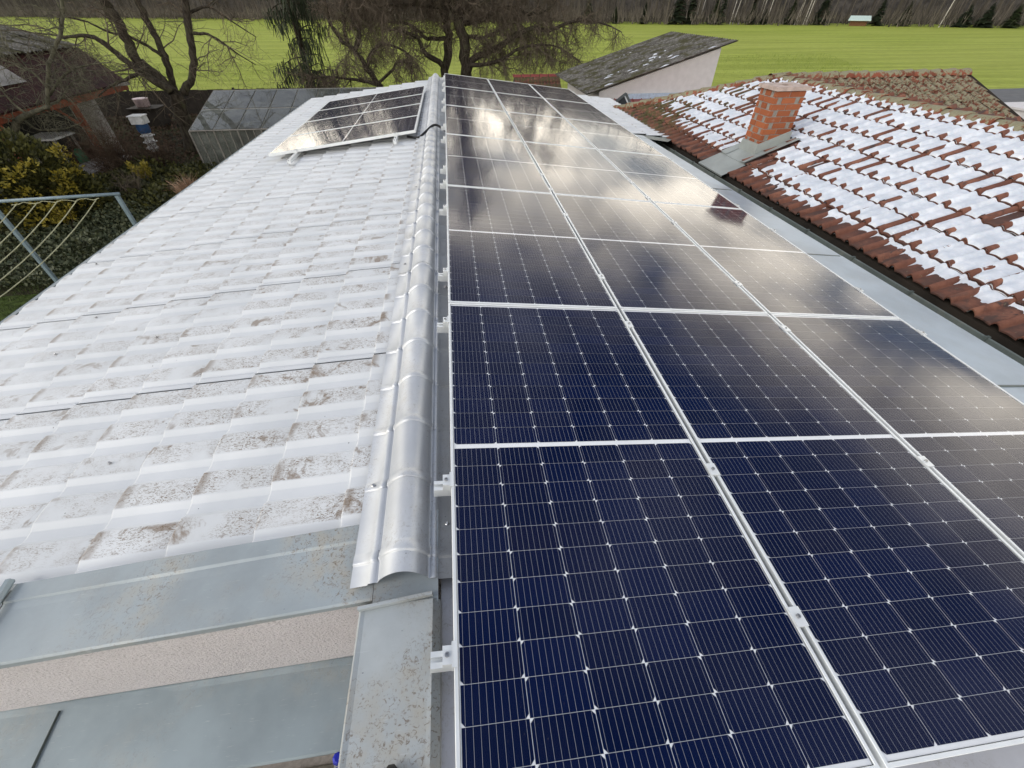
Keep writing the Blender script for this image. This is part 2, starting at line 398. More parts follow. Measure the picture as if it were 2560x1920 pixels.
M = {}
M['tile_metal'] = mat_roof_metal()
M['zinc'] = mat_zinc('blue_grey_zinc', (.30, .345, .372), .95, region=(-1.5, -.85), dscale=2.6)
M['zinc_cap'] = mat_zinc('dirty_zinc_capping', (.42, .455, .465), .9, dscale=3.6)
M['zinc_low'] = mat_zinc('weathered_zinc', (.235, .285, .31), .35)
M['zinc_strip'] = mat_zinc('pale_zinc_sheet', (.36, .43, .49), .15, rough=.38)
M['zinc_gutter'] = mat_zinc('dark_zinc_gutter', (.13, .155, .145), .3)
M['zinc_apron'] = mat_zinc('grey_zinc_apron', (.33, .36, .35), .2, rough=.6)
M['cap'] = mat_zinc('silver_ridge_metal', (.60, .625, .655), .30, dscale=5, rough=.40, metal=.40, bmp=.03)
M['alu'] = simple('anodised_aluminium', (.80, .83, .84), .38, .35, .05)
M['alu_raw'] = simple('mill_aluminium', (.62, .64, .64), .35, .7, .08)
M['cell'] = mat_cell(); M['glass'] = mat_glass_panel()
M['back'] = simple('white_backsheet', (.88, .90, .92), .6, 0, .03)
M['steel'] = simple('stainless_bolt', (.45, .45, .45), .3, .9, .1)
M['cable'] = simple('black_cable', (.012, .012, .013), .5)
M['stucco'] = mat_stucco()
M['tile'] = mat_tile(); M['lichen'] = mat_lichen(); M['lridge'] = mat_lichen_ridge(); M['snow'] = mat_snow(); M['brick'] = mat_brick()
M['mortar'] = simple('grey_mortar', (.27, .25, .225), .9, 0, .15, 30, .2, .5, 80)
M['slab'] = simple('chimney_slab', (.46, .37, .33), .85, 0, .15, 12, .2, .4, 60)
M['dark'] = simple('soot_and_shade_black', (.012, .011, .010), .9)  # soot in the flue; painted shade in the barn bay and window opening
M['field'] = mat_field(); M['yard'] = mat_yard()
M['bark'] = mat_bark('dark_bark', (.022, .018, .014), (.065, .055, .042))
M['twig'] = mat_bark('grey_brown_twig', (.065, .052, .039), (.16, .130, .100), 6)
M['twig_lich'] = mat_bark('lichened_twig', (.060, .058, .043), (.155, .148, .105), 9)
M['shrub'] = mat_bark('red_brown_twig', (.055, .036, .026), (.115, .080, .058), 9)
M['birch'] = simple('birch_bark', (.50, .47, .43), .8, 0, .25, 5)
M['needle'] = mat_leaf('dark_needles', (.014, .022, .012), (.040, .056, .026))
M['needle2'] = mat_leaf('mid_needles', (.020, .032, .012), (.045, .062, .022))
M['thuja'] = mat_leaf('dark_green_scale_leaves', (.018, .022, .008), (.085, .085, .020))
M['gold'] = mat_leaf('yellow_scale_leaves', (.13, .115, .016), (.33, .265, .035))
M['ivy'] = mat_leaf('ivy_leaves', (.024, .036, .014), (.115, .125, .065))
M['grass'] = mat_leaf('lawn_blades', (.035, .060, .012), (.085, .115, .022))
M['straw'] = mat_leaf('dry_straw', (.22, .13, .08), (.40, .27, .18))
M['forest'] = mat_leaf('winter_wood', (.045, .040, .034), (.165, .143, .120), .9)
M['shedwall'] = simple('white_render', (.60, .585, .595), .9, 0, .05, 6, .2, .3, 60)
M['fibre'] = mat_fibre()
M['redroof'] = simple('red_metal_roof', (.22, .048, .042), .45, .1, .12)
M['bluef'] = simple('pale_blue_flashing', (.42, .52, .66), .5, .2, .12, 14)
M['winframe'] = simple('grey_window_cladding', (.075, .085, .085), .5, .2)
M['white'] = simple('white_plastic', (.66, .68, .70), .5)
M['blueplastic'] = simple('blue_plastic', (.030, .085, .21), .45)
M['brightblue'] = simple('bright_blue_plastic', (.015, .025, .42), .4)
M['pinkish'] = simple('pale_pink_plastic', (.48, .38, .40), .5)
M['redboard'] = simple('dark_red_boards', (.030, .0045, .0045), .8, 0, .3, 5)
M['orangewood'] = simple('orange_brown_timber', (.20, .048, .020), .65, 0, .25, 5)
M['concrete'] = simple('grey_concrete', (.30, .29, .275), .9, 0, .2, 4, .2, .3, 30)
M['darkwood'] = simple('dark_weathered_wood', (.022, .017, .013), .85, 0, .35, 4)
M['paving'] = simple('grey_paving', (.12, .11, .09), .9, 0, .25, 3, .2, .4, 40)
M['asphalt'] = simple('asphalt', (.10, .105, .115), .9, 0, .15, 2)
M['rope'] = simple('cream_clothes_line', (.42, .42, .27), .8)
M['bluegrey'] = simple('blue_grey_painted_steel', (.20, .27, .31), .5, .2, .12)
M['ghframe'] = simple('greenhouse_frame', (.20, .19, .17), .7, 0, .2)
M['ghglass'] = mat_clear_glass('greenhouse_glass', (.55, .62, .57), .30)
M['winglass'] = mat_clear_glass('window_glass', (.5, .55, .55), .1)
M['hutwood'] = simple('brown_hut_boards', (.14, .065, .030), .8, 0, .3)
M['hutroof'] = simple('pale_green_roof', (.55, .68, .62), .5)
M['housewall'] = simple('peach_house_wall', (.42, .26, .18), .9)
M['green'] = simple('green_plastic', (.02, .12, .06), .5)
M['shoe'] = simple('black_leather', (.02, .018, .016), .55)

GZ = -3.0
A = math.tan(R(6.65))
def zL(x): return -.168 + A * (x + .427)
def zR(x): return -.150 - A * x

# ------------------------------------------------------------------ ground
def sheet(name, pts, mat, kind='structure', sub=1):
    b = MB(); b.face([b.add(p) for p in pts]); return tag(b.build(name, mat), kind=kind)
sheet('ground', [(-900, -900, GZ - .06), (900, -900, GZ - .06), (900, 1600, GZ - .06), (-900, 1600, GZ - .06)], M['yard'])
b = MB(); rng = random.Random(3)
xs = [-420 + 10 * i for i in range(85)]; ys = [25.5 + 3.0 * j * (1 + j * .012) for j in range(75)]
idx = {}
for j, y in enumerate(ys):
    for i, x in enumerate(xs):
        idx[i, j] = b.add((x, y, GZ + .004 + (0 if j == 0 else .10 * noise.noise(Vector((x * .03, y * .03, 0))))))
for j in range(len(ys) - 1):
    for i in range(len(xs) - 1): b.face((idx[i, j], idx[i + 1, j], idx[i + 1, j + 1], idx[i, j + 1]))
tag(b.build('field', M['field'], smooth=True), kind='structure')
sheet('road', [(27, 15, GZ + .012), (60, 15, GZ + .012), (60, 27.6, GZ + .012), (29, 26.8, GZ + .012)], M['asphalt'])
# lawn sheet beside the house
sheet('lawn', [(-13, -1, GZ - .02), (-4, -1, GZ - .02), (-4, 6.6, GZ - .02), (-13, 6.0, GZ - .02)], simple('lawn_ground', (.045, .065, .015), .95, 0, .4, 9, .1, .8, 30))

# paving slabs under the lower flashing
pv = tag(MB().build('paving', None), kind='structure')
pb = MB(); pb.box(-4.2, -5.2, GZ - .05, .2, -1.3, GZ - .005); pv.data = pb.mesh('paving', M['mortar'])
sl = MB(); sl.bbox(0, 0, 0, .49, .49, .03, .006); slab_me = sl.mesh('paving_slab', M['paving'])
for i in range(8):
    for j in range(6):
        link('paving_slab', slab_me, pv, (-4.1 + .5 * i, -4.6 + .5 * j, GZ - .012))

# ------------------------------------------------------------------ the metal roofed building
house = thing('metal_roofed_house', (-.14, -1.5, GZ), 'long low house with silver metal tile roof carrying the solar panels', 'house')
WP = .213; SP = .327; H = .0145; CREST0 = .70
def prof(w):
    def sm(t): t = max(0, min(1, t)); return t * t * (3 - 2 * t)
    if w < .54: return H + .003 * math.sin(math.pi * w / .54)
    if w < .64: return H * (1 - (w - .54) / .10)
    if w < .86: return -.0015 * math.sin(math.pi * (w - .64) / .22)
    return H * (w - .86) / .14
WS = [0, .012, .14, .27, .40, .528, .54, .552, .59, .628, .64, .652, .75, .848, .86, .872, .93, .988]
TS = [0, .03, .3, .6, .88, .985, 1.0]
def roof_sheet(name, y0, nw, s0, s1, side, parent, lap=.60, ystop=None):
    """profiled sheet; s = horizontal distance down-slope from the first step line"""
    b = MB(); rows = []
    k = math.floor(s0 / SP)
    slist = []
    while k * SP < s1:
        for t in TS:
            s = (k + t) * SP
            if s0 <= s <= s1: slist.append((s, t))
        k += 1
    if slist[-1][0] < s1 - 1e-4: slist.append((s1, (s1 / SP) % 1))
    wl_ = []
    for n in range(nw + 1):
        for w in WS:
            a = n + w
            if a < lap - 1e-6 or a > nw + lap + .14: continue
            wl_.append((n, w))
    wl_ = [(0, lap)] + [q for q in wl_ if q[0] + q[1] > lap + .01]
    grid = []
    for s, t in slist:
        x = (-.425 - s) if side < 0 else (.14 + s)
        zb = zL(x) if side < 0 else zR(x)
        row = []
        for n, w in wl_:
            a = n + w
            y = y0 + a * WP
            lift = .0085 if a <= lap + .02 else (.004 if a < lap + .25 else 0.)
            if ystop is not None and y < ystop: y = ystop
            jx = .0025 * noise.noise(Vector((x * 3, y * 2, 7)))
            row.append((b.add((x, y, zb - .012 + prof(w) + .025 * t - .004 + lift + jx)), (t, w)))
        grid.append(row)
    for i in range(len(grid) - 1):
        ta, tb = slist[i][1], slist[i + 1][1]
        for j in range(len(wl_) - 1):
            q = [grid[i][j], grid[i + 1][j], grid[i + 1][j + 1], grid[i][j + 1]]
            w1 = q[2][1][1]; w0 = q[0][1][1]
            if w1 < w0: w1 = 1.0
            t0, t1 = ta, (tb if tb > ta else 1.0)
            uv = [(t0, w0), (t1, w0), (t1, w1), (t0, w1)]
            ids = [k[0] for k in q]
            if side > 0: ids = ids[::-1]; uv = uv[::-1]
            b.face(ids, uv)
    me = b.mesh(name, M['tile_metal'], True)
    for p in me.polygons:
        if abs(p.normal.x) > .6: p.use_smooth = False
    return link(name, me, parent)
roofL = link('roof_slope', None, house); roofL.location = -ORG['metal_roofed_house']; ORG[roofL.name] = Vector((0, 0, 0)); tag(roofL, 'walked-on left slope of silver metal tiles')
y = CREST0 - 10 * WP - .0
for i in range(12):
    n = 5 if i < 11 else 2
    roof_sheet('metal_sheet', CREST0 + (-10 + 5 * i) * WP, n, -.235, 2.985, -1, roofL, ystop=-1.28)
roofR = link('roof_slope', None, house); roofR.location = -ORG['metal_roofed_house']; ORG[roofR.name] = Vector((0, 0, 0)); tag(roofR, 'right slope mostly hidden under the panels')
for i in range(12):
    y0 = CREST0 + (-10 + 5 * i) * WP
    far = y0 > 5.9
    roof_sheet('metal_sheet', y0 + .3, 5 if i < 11 else 1, -.2, 4.26 if far else 2.7, 1, roofR, ystop=-1.28)
# plain sheet under the panels at the near end, and zinc strip along the right edge
b = MB(); 
b.quad((-.055, -3.4, zR(-.055) - .03), (2.95, -3.4, zR(2.95) - .03), (2.95, -1.25, zR(2.95) - .03), (-.055, -1.25, zR(-.055) - .03))
b.build('near_sheet', mat_zinc('lilac_grey_sheet', (.52, .53, .57), .35, rough=.42), house)
def strip_x(y): return 3.925 - .047 * y
yy = [-3.2, -.55, 1.35, 3.3, 6.35]
for i in range(4):
    b = MB(); y0, y1 = yy[i], yy[i + 1] - .004
    for (xa, xb, dz) in ((2.9, None, .012),):
        p = [(2.9, y0), (strip_x(y0), y0), (strip_x(y1), y1), (2.9, y1)]
        top = [b.add((x, q, zR(x) + .004 + .002 * (i % 2))) for x, q in p]
        b.face(top)
        e0 = [b.add((strip_x(y0), y0, zR(strip_x(y0)) - .03)), b.add((strip_x(y1), y1, zR(strip_x(y1)) - .03))]
        b.face((top[1], e0[0], e0[1], top[2]))
    b.build('edge_flashing_sheet', M['zinc_strip'], house)
    if i:
        b = MB(); b.box(3.1, y0 - .012, 0, strip_x(y0) - .03, y0 + .004, .009, Matrix.Translation((0, 0, zR(3.5))) @ Matrix.Translation((3.5, 0, 0)) @ Matrix.Rotation(R(6.65), 4, 'Y') @ Matrix.Translation((-3.5, 0, 0)))
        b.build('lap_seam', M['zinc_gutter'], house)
# dark flashing where the tiled strip begins
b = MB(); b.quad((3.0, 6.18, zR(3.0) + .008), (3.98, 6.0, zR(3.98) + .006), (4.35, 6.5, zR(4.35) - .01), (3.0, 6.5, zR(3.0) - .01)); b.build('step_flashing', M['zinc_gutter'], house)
# walls, fascia and end flashings
b = MB(); b.box(-3.15, -1.47, GZ, -.30, 10.75, zL(-3.3) - .10); b.build('wall', M['stucco'], house)
b = MB(); b.v = [(-3.30, -1.515, zL(-3.30) - .05), (-.29, -1.515, zL(-.29) - .05), (-.29, -1.515, -1.35), (-3.30, -1.515, -1.35), (-3.30, -1.49, zL(-3.30) - .05), (-.29, -1.49, zL(-.29) - .05), (-.29, -1.49, -1.35), (-3.30, -1.49, -1.35)]
for q in ((0, 3, 2, 1), (4, 5, 6, 7), (0, 1, 5, 4), (3, 7, 6, 2), (0, 4, 7, 3), (1, 2, 6, 5)): b.face(q)
b.build('gable_wall', M['stucco'], house)
b = MB(); b.box(-.28, -3.6, GZ, 3.6, 10.75, -.75); b.build('wall', M['stucco'], house)
b = MB(); b.box(-3.46, -1.5, zL(-3.42) - .16, -3.425, 10.95, zL(-3.42) - .005); b.build('fascia', M['zinc_low'], house)
# gutter under the left eave
b = MB(); prev = None
for j in range(9):
    a = math.pi * j / 8; cx, cz = -3.50, zL(-3.45) - .045
    cur = (cx - .055 * math.cos(a), cz - .055 * math.sin(a))
    if prev: b.quad((prev[0], -1.5, prev[1]), (cur[0], -1.5, cur[1]), (cur[0], 10.95, cur[1]), (prev[0], 10.95, prev[1]))
    prev = cur
b.build('eave_gutter', M['zinc_low'], house)
# verge flashing on the near gable (two sheets with a standing seam)
def cross_strip(name, sec, x0, x1, zf, mat, parent, nx=12, wob=.003):
    b = MB(); g = []
    for i in range(nx + 1):
        x = x0 + (x1 - x0) * i / nx
        g.append([b.add((x, y + wob * noise.noise(Vector((x * 2.1, k, 1.3))), zf(x) + dz + wob * noise.noise(Vector((x * 1.7, k * 3, 9.1))))) for k, (y, dz) in enumerate(sec)])
    for i in range(nx):
        for k in range(len(sec) - 1): b.face((g[i][k], g[i + 1][k], g[i + 1][k + 1], g[i][k + 1]))
    return b.build(name, mat, parent)
vsec = [(-1.262, .018), (-1.264, .027), (-1.325, .027), (-1.333, .021), (-1.36, .019), (-1.528, .018), (-1.535, .013), (-1.536, -.012), (-1.530, -.016)]
cross_strip('verge_flashing', vsec, -3.46, -1.605, zL, M['zinc'], house)
cross_strip('verge_flashing', vsec, -1.60, -.27, zL, M['zinc'], house)
cross_strip('verge_flashing', [(-1.25, .030), (-1.46, .028), (-1.50, .020), (-1.56, .012)], -.268, -.060, lambda x: -.168 + A * .157, M['zinc'], house, 4)
b = MB(); b.tube([(-1.612, -1.258, zL(-1.61) + .045), (-1.60, -1.35, zL(-1.6) + .044), (-1.592, -1.535, zL(-1.6) + .03)], [.014, .013, .011], 6); b.build('standing_seam', M['zinc_low'], house)
# lower flashing ledge below the stucco
def zLow(x): return -.762 + .5 * A * (x + .45)
lsec = [(-1.514, .012), (-1.517, .004), (-1.540, .0), (-1.66, -.012), (-1.805, -.028), (-1.812, -.034), (-1.812, -.058), (-1.806, -.060)]
cross_strip('ledge_flashing', lsec, -3.3, -1.652, zLow, M['zinc_low'], house)
cross_strip('ledge_flashing', [(y - .0015, d + .004) for y, d in lsec], -1.66, -.292, zLow, M['zinc_low'], house)
b = MB(); b.box(-1.6625, -1.800, -.03, -1.6608, -1.545, .0005, Matrix.Translation((0, 0, zLow(-1.66) + .001)) @ Matrix.Translation((0, -1.67, 0)) @ Matrix.Rotation(R(5.5), 4, 'X') @ Matrix.Translation((0, 1.67, 0))); b.build('lap_seam', M['zinc_gutter'], house)
b = MB(); b.box(-3.3, -1.70, -1.25, -.3, -1.51, zLow(-3.3) - .05); b.build('ledge_wall', M['stucco'], house)
# parapet with zinc capping running towards the viewer
b = MB(); b.box(-.285, -3.5, GZ, -.075, -1.56, -.165); b.build('parapet_wall', M['stucco'], house)
b = MB(); sec = [(-.306, -.185), (-.307, -.140), (-.301, -.134), (-.288, -.138), (-.088, -.128), (-.076, -.127), (-.054, -.146), (-.052, -.20)]
g = []
for i in range(15):
    y = -3.5 + (1.945) * i / 14
    g.append([b.add((x + (.002 * noise.noise(Vector((y * 3, k, 0))) if k < 6 else 0), y, z + .002 * noise.noise(Vector((y * 4, k, 3))))) for k, (x, z) in enumerate(sec)])
for i in range(14):
    for k in range(len(sec) - 1): b.face((g[i][k], g[i][k + 1], g[i + 1][k + 1], g[i + 1][k]))
pc = b.build('parapet_capping', M['zinc_cap'], house)
b = MB(); b.box(0, 0, 0, .232, .010, .019, Matrix.Translation((-.306, -1.566, -.134)) @ Matrix.Rotation(R(4), 4, 'Z') @ Matrix.Rotation(R(-2.2), 4, 'Y')); b.build('folded_seam', M['zinc_cap'], pc)

# ------------------------------------------------------------------ ridge capping (ribbed pieces)
CSEC = [(-.356, None, -.004), (-.282, None, .004), (-.276, None, .016), (-.258, None, .018)]
def cap_section(y, bulge):
    pts = []
    zf = lambda x: zL(x) + .032
    pts += [(-.343, zf(-.343)), (-.287, zf(-.287)), (-.281, zf(-.281) + .011), (-.258, zf(-.258) + .012), (-.252, zf(-.252) + .006)]
    x0, x1 = -.252, -.086; zt = -.046; zb0 = pts[-1][1]; zb1 = -.128
    for k in range(1, 18):
        t = k / 18; x = x0 + (x1 - x0) * t
        s = math.sin(math.pi * t) ** .70
        base = zb0 + (zb1 - zb0) * t
        pts.append((x, base + (zt - base) * s))
    pts += [(-.086, -.127), (-.083, -.121), (-.065, -.122), (-.058, -.137), (.040, -.148)]
    n = len(pts); cx, cz = -.169, -.15
    out = []
    for i, (x, z) in enumerate(pts):
        if i < 4: dx, dz = 0, 1
        elif i > n - 5: dx, dz = 0, 1
        else:
            d = Vector((x - cx, z - cz)); d.normalize(); dx, dz = d
        out.append((x + dx * bulge, y, z + dz * bulge))
    return out
def cap_piece(y0, y1, first, lift):
    b = MB(); ys = [(y0, 0)]
    k = math.floor((y0 + 1.41) / .287)
    while True:
        yb = -1.41 + .287 * k
        if yb > y1 - .03: break
        if yb > y0 + .02:
            ys += [(yb - .017, 0), (yb - .0155, .0005), (yb - .013, .0060), (yb - .008, .0072), (yb + .010, .0062), (yb + .022, .002), (yb + .030, 0)]
        k += 1
    ys.append((y1, 0)); g = []
    sk = lambda y: -.0052 * (y + 1.5)
    for y, bl in ys:
        g.append([b.add((x + sk(y) * (1 if x < -.03 else .2), yy_, z + lift)) for x, yy_, z in cap_section(y, bl)])
    for i in range(len(g) - 1):
        for j in range(len(g[0]) - 1): b.face((g[i][j + 1], g[i][j], g[i + 1][j], g[i + 1][j + 1]))
    return b.build('ridge_cap', M['cap'], house, smooth=True)
edges = [-1.495, -1.20, .62, 2.62, 4.62, 6.62, 8.62, 10.62, 10.98]
for i in range(len(edges) - 1):
    cap_piece(edges[i], edges[i + 1] + (.06 if i < len(edges) - 2 else 0), i == 0, .004 if i % 2 == 0 else 0.)
def screw(parent, p, nrm=(0, 0, 1), r=.008):
    q = Vector(nrm).to_track_quat('Z', 'Y').to_matrix().to_4x4(); q.translation = Vector(p)
    b = MB(); t = MB(); t.lathe([(r * 1.45, 0), (r * 1.45, .0025), (r, .003), (r, .008), (r * .6, .010)], 10)
    b.v = [tuple(q @ Vector(v)) for v in t.v]; b.f = t.f; b.uv = t.uv
    return b.build('roof_screw', M['steel'], parent, smooth=False)
for p in ((-.312, -1.115, zL(-.312) + .034), (-.030, -1.30, -.139), (-.318, .75, zL(-.318) + .034), (-.03, .42, -.139), (-.32, 2.45, zL(-.32) + .034)): screw(house, p)
rng = random.Random(8)
for k in range(26):
    s = rng.randrange(0, 9); n = rng.randrange(-8, 40)
    x = -.425 - (s + .55) * SP; y = CREST0 + (n + .30) * WP
    screw(house, (x, y, zL(x) + H + .004), (0, 0, 1), .0055)

# ------------------------------------------------------------------ solar panels
PW, PL, GC, GR = 1.038, 2.091, .018, .006
AL = R(6.7)
U = Vector((math.cos(AL), 0, -math.sin(AL))); V = Vector((0, 1, 0)); N = Vector((math.sin(AL), 0, math.cos(AL)))
CWD, CHT, GX, GY, MID = .1664, .0832, .0019, .0011, .022
def panel_frame_mesh():
    b = MB(); hw, hl = PW / 2, PL / 2; lip = .0105; h = .035
    # section: outer wall, top lip, inner step
    def ring(d, z): return [(-hw + d, -hl + d, z), (hw - d, -hl + d, z), (hw - d, hl - d, z), (-hw + d, hl - d, z)]
    rings = [ring(.0, -h), ring(0, -.0012), ring(.0012, 0), ring(lip - .0008, 0), ring(lip, -.0010), ring(lip, -.0045)]
    base = []
    for r in rings: base.append([b.add(p) for p in r])
    for i in range(len(rings) - 1):
        for k in range(4): b.face((base[i][k], base[i][(k + 1) % 4], base[i + 1][(k + 1) % 4], base[i + 1][k]))
    inn = [b.add(p) for p in ring(.028, -h)]
    for k in range(4): b.face((base[0][(k + 1) % 4], base[0][k], inn[k], inn[(k + 1) % 4]))
    return b.mesh('frame', M['alu'])
def cell_poly(cx, cy, flip):
    c = .0090; w, h = CWD / 2, CHT / 2
    p = [(-w, h), (-w, -h + c), (-w + c, -h), (w - c, -h), (w, -h + c), (w, h)]
    uv = [(0, 1), (0, .1), (.05, 0), (.95, 0), (1, .1), (1, 1)]
    if flip: p = [(-x, -y) for x, y in p]
    uv = [(x / CWD + .5, y / CHT + .5) for x, y in p]
    return [(cx + x, cy + y) for x, y in p], uv
def cell_spots():
    out = []
    for i in range(6):
        cx = (i - 2.5) * (CWD + GX)
        for half in (-1, 1):
            for j in range(12):
                cy = half * (MID / 2 + CHT / 2 + j * (CHT + GY))
                out.append((cx, cy, i % 2 == 1))
    return out
def one_cell(flip):
    b = MB(); p, uv = cell_poly(0, 0, flip); b.face([b.add((x, y, 0)) for x, y in p], uv); return b.mesh('cell', M['cell'])
FR = panel_frame_mesh(); CE = [one_cell(False), one_cell(True)]
b = MB(); q = PW / 2 - .012; r_ = PL / 2 - .012
b.quad((-q, -r_, -.006), (q, -r_, -.006), (q, r_, -.006), (-q, r_, -.006)); BK = b.mesh('backsheet', M['back'])
b = MB(); b.quad((-q, -r_, -.0034), (q, -r_, -.0034), (q, r_, -.0034), (-q, r_, -.0034)); GL = b.mesh('cover_glass', M['glass'])
b = MB()
for cx, cy, fl in cell_spots():
    p, uv = cell_poly(cx, cy, fl); b.face([b.add((x, y, -.0050)) for x, y in p], uv)
CGRID = b.mesh('cell_grid', M['cell'])
def solar_panel(center, ux, vy, nz, label, group, fine):
    mat = Matrix.Identity(4)
    for i in range(3): mat[i][0] = ux[i]; mat[i][1] = vy[i]; mat[i][2] = nz[i]
    mat.translation = center
    t = thing('solar_panel', center, label, 'solar panel', group); t.rotation_euler = mat.to_euler()
    link('frame', FR, t, (0, 0, 0)); link('backsheet', BK, t, (0, 0, 0)); link('cover_glass', GL, t, (0, 0, 0))
    if fine:
        for cx, cy, fl in cell_spots(): link('cell', CE[1 if fl else 0], t, (cx, cy, -.0050))
    else:
        tag(link('cell_grid', CGRID, t, (0, 0, 0)), kind='stuff')
    return t
rown = ['nearest', 'second', 'third', 'fourth', 'fifth', 'farthest']
coln = ['in the column along the silver ridge', 'in the middle column of three', 'in the outer column beside the zinc strip']
for r in range(6):
    for c in range(3):
        ctr = U * (c * (PW + GC) + PW / 2) + V * (-GR / 2 - PL / 2 + r * (PL + GR))
        solar_panel(ctr, U, V, N, f'solar panel {coln[c]}, {rown[r]} row from the camera', 'panels on the right roof slope', r < 2)
AL2 = R(6.61)
U2 = Vector((math.cos(AL2), 0, math.sin(AL2))); N2 = Vector((-math.sin(AL2), 0, math.cos(AL2)))
ln = ['nearest', 'second nearest', 'third nearest', 'farthest']
for i in range(4):
    ctr = Vector((-.4265, 4.674, -.0457)) - U2 * (PL / 2) + V * (i * (PW + .018) + PW / 2)
    solar_panel(ctr, V, -U2, N2, f'landscape solar panel on the left roof slope, {ln[i]} of the four', 'panels on the left roof slope', False)
# rails and clamps of the right array
rails = [-1.749, -1.203, -.175, .397, 1.92, 2.50, 4.0, 4.62, 6.1, 6.7, 8.2, 8.8]
rails = [-1.749, -1.203] + [x for k in range(5) for x in (.36 + k * 2.097, 1.92 + k * 2.097)]
rails = [-1.749, -1.203, -.175, .397, 1.536, 2.219, 2.70, 4.0, 4.75, 6.1, 6.85, 8.2, 8.95, 10.0]
lab = ['nearest', 'second nearest', 'third nearest', 'fourth nearest', 'fifth nearest', 'sixth nearest', 'seventh nearest', 'eighth nearest', 'ninth nearest', 'tenth nearest', 'eleventh nearest', 'twelfth nearest', 'thirteenth nearest', 'farthest']
B4 = Matrix.Identity(4)
for i in range(3): B4[i][0] = U[i]; B4[i][1] = V[i]; B4[i][2] = N[i]
def rail_mesh(length, ln_=.0):
    b = MB(); w, h, s = .020, .040, .006
    sec = [(-w, -h), (w, -h), (w, 0), (s, 0), (s, -.012), (-s, -.012), (-s, 0), (-w, 0)]
    a = [b.add((0, y, z)) for y, z in sec]; c = [b.add((length, y, z)) for y, z in sec]
    for k in range(8): b.face((a[k], c[k], c[(k + 1) % 8], a[(k + 1) % 8]))
    b.face(a); b.face(c[::-1]); return b.mesh('rail', M['alu'])
RAIL = rail_mesh(3.30)
def clamp_mesh(end):
    b = MB()
    if end:
        b.box(-.030, -.022, -.036, -.006, .022, .0); b.box(-.006, -.030, -.036, -.001, .030, .004); b.box(-.006, -.030, .0012, .009, .030, .004)
    else:
        b.box(-.020, -.028, .0012, .020, .028, .005); b.box(-.007, -.028, -.036, .007, .028, .0012)
    return b.mesh('clamp', M['alu'])
CL = [clamp_mesh(False), clamp_mesh(True)]
bb = MB(); bb.lathe([(.0065, 0), (.0065, .006), (.0035, .006), (.0035, .002)], 10); BOLT = bb.mesh('bolt', M['steel'])
RE = MB(); RE.box(0, 0, 0, .0005, .0005, .0005)
for n, v in enumerate(rails):
    t = thing('mounting_rail', V * v + N * -.036 - U * .062, f'silver mounting rail under the right panels with end clamp, {lab[n]} to the camera' if n < 13 else 'silver mounting rail under the right panels with end clamp, farthest from camera', 'rail', 'rails of the right array')
    t.rotation_euler = B4.to_euler()
    link('rail', RAIL, t, (0, 0, 0))
    for c in range(4):
        if c == 0: uu, e = .062 - .0, 1
        elif c == 3: uu, e = 3 * PW + 2 * GC + .062, 1
        else: uu, e = c * PW + (c - .5) * GC + .062, 0
        o = link('clamp', CL[e], t, (uu, 0, .036))
        if c == 3: o.rotation_euler = (0, 0, math.pi)
        bo = D.objects.new('bolt', BOLT); col.objects.link(bo); bo.parent = o; bo.location = (-.018, 0, 0) if e else (0, 0, .005)
# rails of the left array (run along the ridge direction)
RAIL2 = rail_mesh(4.95); 
for k, (xr, nm) in enumerate(((-.706, 'upper'), (-2.12, 'lower'))):
    zt = -.0457 + math.tan(AL2) * (xr + .4265) - .037
    ystart = 4.42 if k == 0 else 4.28
    t = thing('mounting_rail', (xr, ystart, zt), f'silver rail sticking out under the left panels, {nm} of the two', 'rail', 'rails of the left array')
    t.rotation_euler = (-AL2, 0, math.pi / 2)
    link('rail', RAIL2, t, (0, 0, 0))
    o = link('clamp', CL[1], t, (4.674 - ystart, 0, .036)); bo = D.objects.new('bolt', BOLT); col.objects.link(bo); bo.parent = o; bo.location = (-.018, 0, 0)
    for j in range(4):
        b = MB(); b.tube([(.06 + j * 1.35, .035, -.16), (.06 + j * 1.35, .035, .015)], .005, 6); b.lathe([(.014, -.10), (.014, -.09)], 8, (.06 + j * 1.35, .035, -.03)); b.box(.03 + j * 1.35, .012, -.045, .09 + j * 1.35, .045, -.038)
        link('hanger_bolt', b.mesh('hanger_bolt', M['steel']), t, (0, 0, 0))
# black cable over the ridge
cab = MB(); pts = []
ctl = [Vector((-.56, 4.80, -.15)), Vector((-.40, 4.64, -.135)), Vector((-.30, 4.69, -.085)), Vector((-.20, 4.80, -.032)), Vector((-.13, 4.84, -.026)), Vector((-.05, 4.80, -.062)), Vector((.02, 4.74, -.098)), Vector((.12, 4.74, -.11))]
for i in range(len(ctl) - 1):
    p0, p1, p2, p3 = ctl[max(i - 1, 0)], ctl[i], ctl[i + 1], ctl[min(i + 2, len(ctl) - 1)]
    for s in range(6):
        t = s / 6; pts.append(.5 * ((2 * p1) + (-p0 + p2) * t + (2 * p0 - 5 * p1 + 4 * p2 - p3) * t * t + (-p0 + 3 * p1 - 3 * p2 + p3) * t ** 3))
cab.tube(pts, .016, 8)
tag(cab.build('cable', M['cable'], smooth=True), 'black cable crossing the silver ridge from left to right panels', 'cable')
